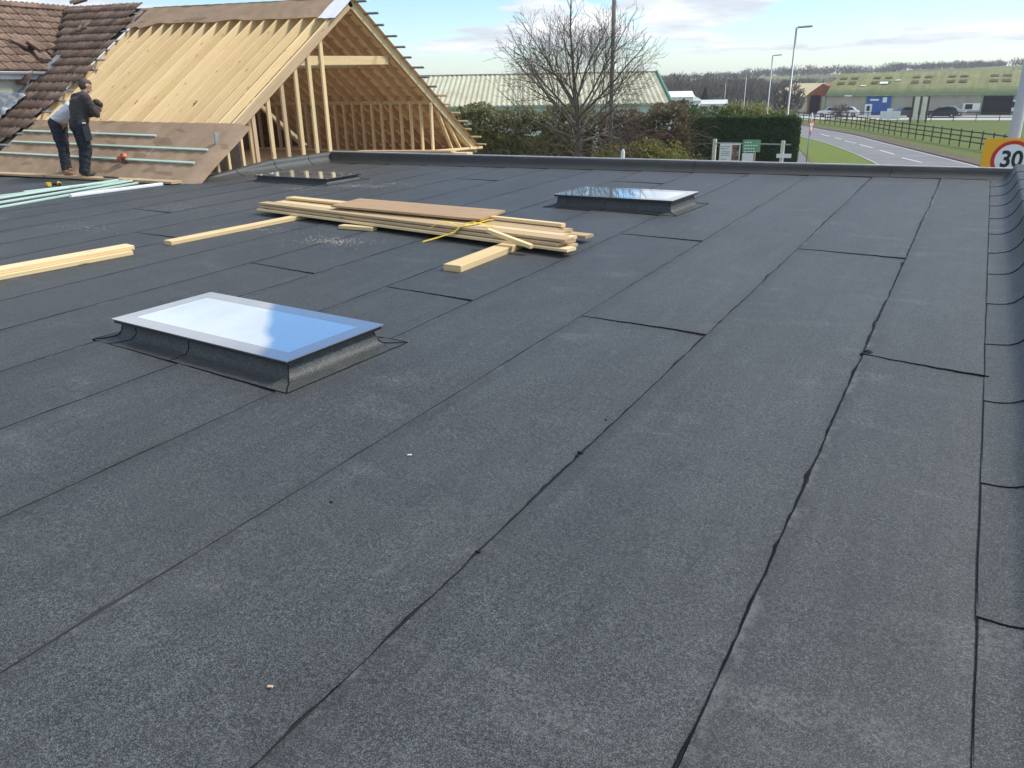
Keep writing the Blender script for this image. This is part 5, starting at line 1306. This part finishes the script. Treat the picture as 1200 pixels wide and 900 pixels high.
for a, b in zip(tp, tp[1:]):
    q = MB(); q.bar((a.x+.15, a.y, .3), (b.x-.15, b.y, .3), .06, .001); q.prism([(a.x+.16, .35), (b.x-.16, .35), (b.x-.16, a.z-.1), (a.x+.16, a.z-.1)], lambda x, z: (x, a.y-.03, z), lambda x, z: (x, a.y+.03, z)); q.build('panel', plain('cream_panel', (0.76, 0.73, 0.62), .7, .08), T)
p = atdist(1043, 136, 122); q = MB(); q.box((p.x-1.25, p.y-.1, .25), (p.x+1.25, p.y+.1, 1.25)); T = thing('white_trough', 'white board sign low on the ground at the edge of the paddock', 'sign', (p.x, p.y, 0)); T.name = 'low_sign'; q.build('panel', white_pvc, T)
q = MB(); q.bar((p.x-1, p.y+.12, 0), (p.x-1, p.y+.12, 1), .08, .08, (1, 0, 0)); q.bar((p.x+1, p.y+.12, 0), (p.x+1, p.y+.12, 1), .08, .08, (1, 0, 0)); q.build('post', fdark, T)

# ------------------------------------------------------------------ sheds and barns
def corrug(mb, A, B_, C, D_, pitch, amp, nrow=6, bow=0.0):
    """ribbed sheet A-B eave, D-C ridge"""
    A, B_, C, D_ = map(Vector, (A, B_, C, D_)); L = (B_-A).length; n = int(L/pitch)*2
    nn_ = (B_-A).cross(D_-A).normalized(); nn_ = nn_ if nn_.z > 0 else -nn_
    def fn(u, v):
        p = A.lerp(B_, u/n).lerp(D_.lerp(C, u/n), v)
        return p+nn_*(amp*(1 if int(u) % 2 else -1)+bow*4*v*(1-v))
    mb.grid(fn, list(range(n+1)), lin(0, 1, nrow), False)
def sheet_mat(name, a, b, stain, sf=.35):
    k = NT(name); v = k.coord(); f = k.noise(k.coord(scale=(.4, .4, .4)), 1.5, 6, .65); c = k.ramp(f, [(.3, a), (.7, b)])
    s_ = k.noise(v, .35, 5, .7); c = k.mix(k.ramp(s_, [(.5, G3(0)), (.72, G3(sf*2))]), c, stain)
    k.color(c); k.set(Roughness=.75); return k.m
W = thing('pale_green_shed', 'long low shed with a pale green corrugated roof and green gable trim', 'shed', (-33, 62, 0))
rd = Vector((18.9, 10.2, 0)).normalized(); pr_ = Vector((rd.y, -rd.x, 0))
RR = Vector((-25.9, 70.3, 6.0)); RL = RR-rd*36; EW = 9.0; ZEV = 3.55
ER = RR+pr_*EW; ER.z = ZEV; EL = RL+pr_*EW; EL.z = ZEV
BR = RR-pr_*EW; BR.z = ZEV; BL = RL-pr_*EW; BL.z = ZEV
q = MB(); corrug(q, EL, ER, RR, RL, .42, .05, 8); q.build('roof', sheet_mat('pale_green_sheet', (.40, .40, .27), (.50, .50, .36), (.36, .27, .17)), W, recalc=False)
q = MB(); corrug(q, BR, BL, RL, RR, .5, .05, 4); q.build('roof', MATS['pale_green_sheet'], W, recalc=False)
q = MB(); q.bar(RL+Vector((0, 0, .04)), RR+Vector((0, 0, .04)), .35, .08); q.build('ridge_cap', plain('ridge_grey_green', (.30, .32, .27), .7), W)
wq = MB()
for a, b in ((EL, ER),):
    o = -pr_*.25; wq.quad((a+o).xyz, (b+o).xyz, Vector(((b+o).x, (b+o).y, 0)), Vector(((a+o).x, (a+o).y, 0)))
wq.build('wall', plain('pale_blue_green_wall', (.56, .64, .58), .7, .08, 1), W)
q = MB(); o = -rd*.12; ge, gb, gr = ER+o-pr_*.25, BR+o, RR+o
q.prism([(0, 0), (1, 0), (1, 1), (2, 1), (0, 1)][:3]+[], lambda a, b: ge, lambda a, b: ge) if False else None
i = q.add([(ge.x, ge.y, 0), (gb.x, gb.y, 0), (gb.x, gb.y, ZEV), (gr.x, gr.y, 5.9), (ge.x, ge.y, ZEV)]); q.face((i, i+1, i+2, i+3, i+4)); q.build('gable_wall', plain('pale_gable', (.52, .48, .40), .8, .12, 1), W)
q = MB(); gt_ = plain('green_trim', (.10, .26, .17), .6, .1)
q.bar(ER+rd*.06+Vector((0, 0, -.1)), RR+rd*.06+Vector((0, 0, -.1)), .12, .6, (0, 0, 1)); q.bar(BR+rd*.06+Vector((0, 0, -.1)), RR+rd*.06+Vector((0, 0, -.1)), .12, .3, (0, 0, 1)); q.build('verge_trim', gt_, W)
q = MB(); q.bar(EL+pr_*.1-Vector((0, 0, .08)), ER+pr_*.1-Vector((0, 0, .08)), .14, .12); q.build('gutter', plain('gutter_pale', (.4, .45, .42), .6), W)

# white low roofs between the shed and the wood
def low_unit(label, px, py, dist, L, H, yaw, roofc):
    p = atdist(px, py, dist); T = thing('white_cabin', label, 'cabin', (p.x, p.y, 0), 'white cabins beyond the hedge')
    d = Vector((math.cos(yaw), math.sin(yaw), 0)); s_ = Vector((-d.y, d.x, 0)); z = p.z
    q = MB(); q.bar(Vector((p.x, p.y, (z-.5)/2))-d*L/2, Vector((p.x, p.y, (z-.5)/2))+d*L/2, 3.0, z-.5); q.build('wall', white_pvc, T)
    q = MB(); q.prism([(-1.7, z-.55), (1.7, z-.55), (0, z)], lambda a, b: Vector((p.x, p.y, b))-d*(L/2+.15)+s_*a, lambda a, b: Vector((p.x, p.y, b))+d*(L/2+.15)+s_*a); q.build('roof', roofc, T)
    q = MB()
    for t in (-.3, .0, .3): q.bar(Vector((p.x, p.y, z-1.2))+d*L*t-s_*1.51-d*.5, Vector((p.x, p.y, z-1.2))+d*L*t-s_*1.51+d*.5, .02, .7)
    q.build('window', NT('dark_glass_'+str(int(px))).set(Base_Color=(.02, .025, .03, 1), Roughness=.1).m, T)
low_unit('white pitched cabin roof right behind the gable of the pale green shed', 783, 107, 84, 4.5, 3, .5, white_pvc)
low_unit('white cabin roof sloping down toward the dark shrub', 797, 112, 92, 3.4, 3, -.35, white_pvc)
low_unit('far pale flat cabin roof just above the green shrubs', 824, 117, 120, 6.5, 3, .3, plain('pale_roof', (.6, .6, .58), .7))

# the long mossy barn
Bn = thing('mossy_barn', 'long barn with a mossy green curved roof, beige wall, blue door and dark doorway', 'barn', (2, 148, 0))
X0, X1, YB = -23.4, 42.0, 144.8
zE, zRd, yRd = 3.0, 6.55, 154.5
def make_moss():
    k = NT('mossy_roof'); v = k.coord(); f = k.noise(v, .5, 7, .7); c = k.ramp(f, [(.3, (.155, .17, .07)), (.7, (.235, .24, .105))])
    st_ = k.noise(k.coord(scale=(1.6, .1, .1)), 1.2, 4); c = k.mix(1.0, c, k.ramp(st_, [(.3, G3(.82)), (.7, G3(1.15))]), 'MULTIPLY')
    sep = k.n('ShaderNodeSeparateXYZ'); tcn = k.n('ShaderNodeTexCoord'); k.l(tcn.outputs['Object'], sep.inputs[0])
    mp_ = k.n('ShaderNodeMapRange'); mp_.inputs[1].default_value = 3.6; mp_.inputs[2].default_value = 4.5; k.l(k.math('ADD', sep.outputs[2], k.math('MULTIPLY', f, .6)), mp_.inputs[0])
    c = k.mix(mp_.outputs[0], (.075, .115, .055), c)
    k.color(c); k.set(Roughness=.95); return k.m
def broof(x, v):
    a = v*math.pi/2
    z = zE+(zRd-zE)*(.36*math.sin(a)+.64*v); y = YB-.5+(yRd-YB+.5)*(.30*(1-math.cos(a))+.70*v)
    ofs = .6*v if x == X0 else 0
    return (x+ofs, y, z+(.03 if int((x-X0)/.8) % 2 else 0))
q = MB(); q.grid(broof, lin(X0, X1, 84), lin(0, 1, 12), True); q.grid(lambda x, v: (x, yRd+(yRd-YB)*v, zRd+(zE-zRd)*v), [X0+.6, X1], [0, 1]); q.build('roof', make_moss(), Bn, recalc=False)
beige = sheet_mat('beige_wall', (.34, .32, .25), (.42, .40, .32), (.28, .25, .18))
q = MB(); q.box((X0+.2, YB, 0), (X1, YB+.2, zE-.02)); i = q.add([(X0+.25, YB, 0), (X0+.25, yRd+9, 0), (X0+.25, yRd+9, zE), (X0+.8, yRd, zRd-.1), (X0+.25, YB, zE)]); q.face((i, i+1, i+2, i+3, i+4)); q.build('wall', beige, Bn)
blue = plain('blue_door', (.03, .10, .34), .5, .15, 1); dkd = plain('dark_doorway', (.01, .01, .013), .8); grn = plain('green_frame', (.22, .33, .20), .6)
def panel(nm, px0, py0, px1, py1, mat, dep=.06, par=None):
    a = ray(px0, py0); b = ray(px1, py1); A = a*((YB)/a.y); B2 = b*((YB)/b.y)
    q = MB(); q.box((A.x, YB-dep, max(.02, B2.z+CZ)), (B2.x, YB-.002, min(zE-.05, A.z+CZ))); return q.build(nm, mat, par or Bn)
panel('door_frame', 1014, 112.5, 1044, 134.5, grn, .05)
bd_ = panel('door', 1016, 113, 1042, 134.5, blue, .09)
panel('lettering', 1020, 116, 1030, 118, whm, .10); panel('lettering', 1035, 114, 1039, 120, whm, .10)
wd0 = panel('door', 1014.2, 122, 1020.6, 135, white_pvc, .14); panel('window', 1016, 124, 1019, 130, blk, .16)
panel('door_frame', 1150, 111, 1186.5, 134.5, grn, .05); panel('door', 1153, 112.5, 1184, 134, dkd, .09)
panel('window_frame', 1129, 121, 1147.5, 129.5, white_pvc, .08); panel('window', 1131.5, 122, 1139, 128, blk, .11)
panel('window_frame', 1185, 117, 1196, 130, white_pvc, .08); panel('window', 1187, 119, 1194, 126, blk, .11)
panel('door_frame', 963.5, 113, 965.5, 134.5, grn, .08); panel('window_frame', 1040, 127, 1046, 133, white_pvc, .12)
panel('vent', 991, 108.8, 999, 111.5, white_pvc, .7)
dkw = plain('rooflight_dark', (.085, .075, .04), .9)
for px in (987, 1000, 1026, 1040, 1073, 1087, 1115, 1129, 1165, 1180):
    for v0, v1 in ((.42, .52), (.64, .73)):
        d = ray(px, 95); x = d.x*(149/d.y)
        q = MB(); q.grid(lambda a, b: Vector(broof(x+a, b))+Vector((0, -.05, .08)), [-.55, .55], [v0, v1]); q.build('roof_panel', dkw, Bn, recalc=False)
for px, v0, v1, w_ in ((1037, .40, .48, .6), (1052, .53, .56, .4), (1014, .33, .36, .4)):
    d = ray(px, 95); x = d.x*(149/d.y); q = MB(); q.grid(lambda a, b: Vector(broof(x+a, b))+Vector((0, -.07, .11)), [-w_, w_], [v0, v1]); q.build('roof_panel', white_pvc, Bn, recalc=False)

# red brick gabled building and yellowish roof behind
p = atdist(955, 106, 158); Bk = thing('brick_barn', 'red brick gable building with a yellowish sheet roof left of the mossy barn', 'barn', (p.x, p.y, 0))
brick = plain('red_brick', (.30, .10, .06), .9, .2, 2)
gx0, gx1, gy = -27.2, -23.6, 150.6
q = MB(); q.prism([(gx0, 0), (gx1+.4, 0), (gx1+.4, 4.2), ((gx0+gx1)/2+.4, 5.0), (gx0, 3.4)], lambda x, z: (x, gy, z), lambda x, z: (x+2, gy+14, z)); q.build('wall', brick, Bk)
q = MB(); rc = plain('yellow_sheet', (.46, .40, .24), .8, .1)
q.prism([(-33.0, 3.3), (-28.0, 2.7), (-25.4, 5.0), (-31.0, 5.05)], lambda x, z: (x, gy-.5 if z < 4 else gy+6, z), lambda x, z: (x, gy-.45 if z < 4 else gy+6.1, z+.1)); q.build('roof', rc, Bk)
q = MB(); q.box((-32.6, gy, 0), (-27.4, gy+.3, 2.9)); q.build('wall', render_cream, Bk)
q = MB(); q.box((-26.8, gy-.15, 0), (-25.2, gy-.05, 3.1)); q.build('door', dkd, Bk)

# parked cars by the barn
def car(label, px, dist, colm, L=4.1, yaw=0.0, est=False):
    p = onground(px, 135); s_ = dist/math.hypot(p.x, p.y); x, y = p.x*s_, p.y*s_
    T = thing('parked_car', label, 'car', (x, y, 0), 'cars parked at the barn')
    c_, sn_ = math.cos(yaw), math.sin(yaw)
    F = lambda a, b, z: (x+a*c_-b*sn_, y+a*sn_+b*c_, z)
    body = [(-L/2, .35), (-L/2+.05, .75), (-L/2+.2, .92), (-L*.22, .98), (L*.30, .98), (L/2-.08, .9), (L/2, .6), (L/2, .35), (L/2-.35, .25), (-L/2+.3, .25)]
    cab = [(-L*.26, .97), (-L*.11, 1.42), (L*.12, 1.48), (L*(.40 if est else .26), 1.40), (L*(.46 if est else .40), .97)]
    q = MB(); q.prism(body, lambda a, z: F(a, -.85, z), lambda a, z: F(a, .85, z)); q.prism(cab, lambda a, z: F(a, -.74+.1*(z-.97), z), lambda a, z: F(a, .74-.1*(z-.97), z)); q.build('body', colm, T)
    gl = MB(); sh = lambda P, k_: [(sum(t[0] for t in P)/len(P)*(1-k_)+a*k_, sum(t[1] for t in P)/len(P)*(1-k_)+b*k_) for a, b in P]
    gl.prism(sh(cab, .80), lambda a, z: F(a, -.76, z), lambda a, z: F(a, .76, z)); gl.build('window', MATS['car_glass'], T)
    for a in (-L*.31, L*.31):
        for b in (-.80, .80):
            w2 = MB(); w2.tube([F(a, b-.1, .31), F(a, b+.1, .31)], .31, 14); wo = w2.build('wheel', MATS['tyre'], T)
            w3 = MB(); w3.tube([F(a, b-.115, .31), F(a, b+.115, .31)], .18, 10); w3.build('rim', grey_metal, wo)
    for b in (-.6, .6):
        q = MB(); q.bar(F(-L/2+.04, b-.15, .68), F(-L/2+.04, b+.15, .68), .08, .14); q.build('headlight', white_pvc, T)
    return T
NT('car_glass').set(Base_Color=(.015, .018, .02, 1), Roughness=.08); NT('tyre').set(Base_Color=(.012, .012, .012, 1), Roughness=.8)
cw = NT('white_car_paint').set(Base_Color=(.72, .73, .74, 1), Roughness=.25).m; cn = NT('navy_car_paint').set(Base_Color=(.015, .02, .04, 1), Roughness=.2).m; cg = NT('grey_blue_car_paint').set(Base_Color=(.06, .075, .10, 1), Roughness=.25).m; cs = NT('silver_car_paint').set(Base_Color=(.5, .52, .54, 1), Roughness=.25, Metallic=.4).m
car('white car parked at the left end of the mossy barn, behind the bare bush', 974, 138, cw)
car('second white car, parked just right of the bare bush by the barn', 991, 140, cw, 3.8)
car('dark grey-blue car parked right of the blue barn door', 1059, 136, cg, 3.6, .5)
car('black estate car parked right of the tall cream panels', 1103, 134, cn, 4.3, 0, True)
car('silver car half hidden behind the black estate car', 1113, 141, cs, 4.2, 3.1)

# ------------------------------------------------------------------ faint haze over the fields
q = MB(); q.box((-2400, -500, -1.2), (1500, 2600, 42))
hz = q.build('haze', NT('haze').m); kind(hz, 'stuff')
hm = MATS['haze']; hm.node_tree.nodes.clear()
ho = hm.node_tree.nodes.new('ShaderNodeOutputMaterial'); hv = hm.node_tree.nodes.new('ShaderNodeVolumePrincipled')
hv.inputs['Color'].default_value = (0.86, 0.90, 0.95, 1); hv.inputs['Density'].default_value = 0.0004; hv.inputs['Anisotropy'].default_value = 0.2
hm.node_tree.links.new(hv.outputs[0], ho.inputs['Volume'])
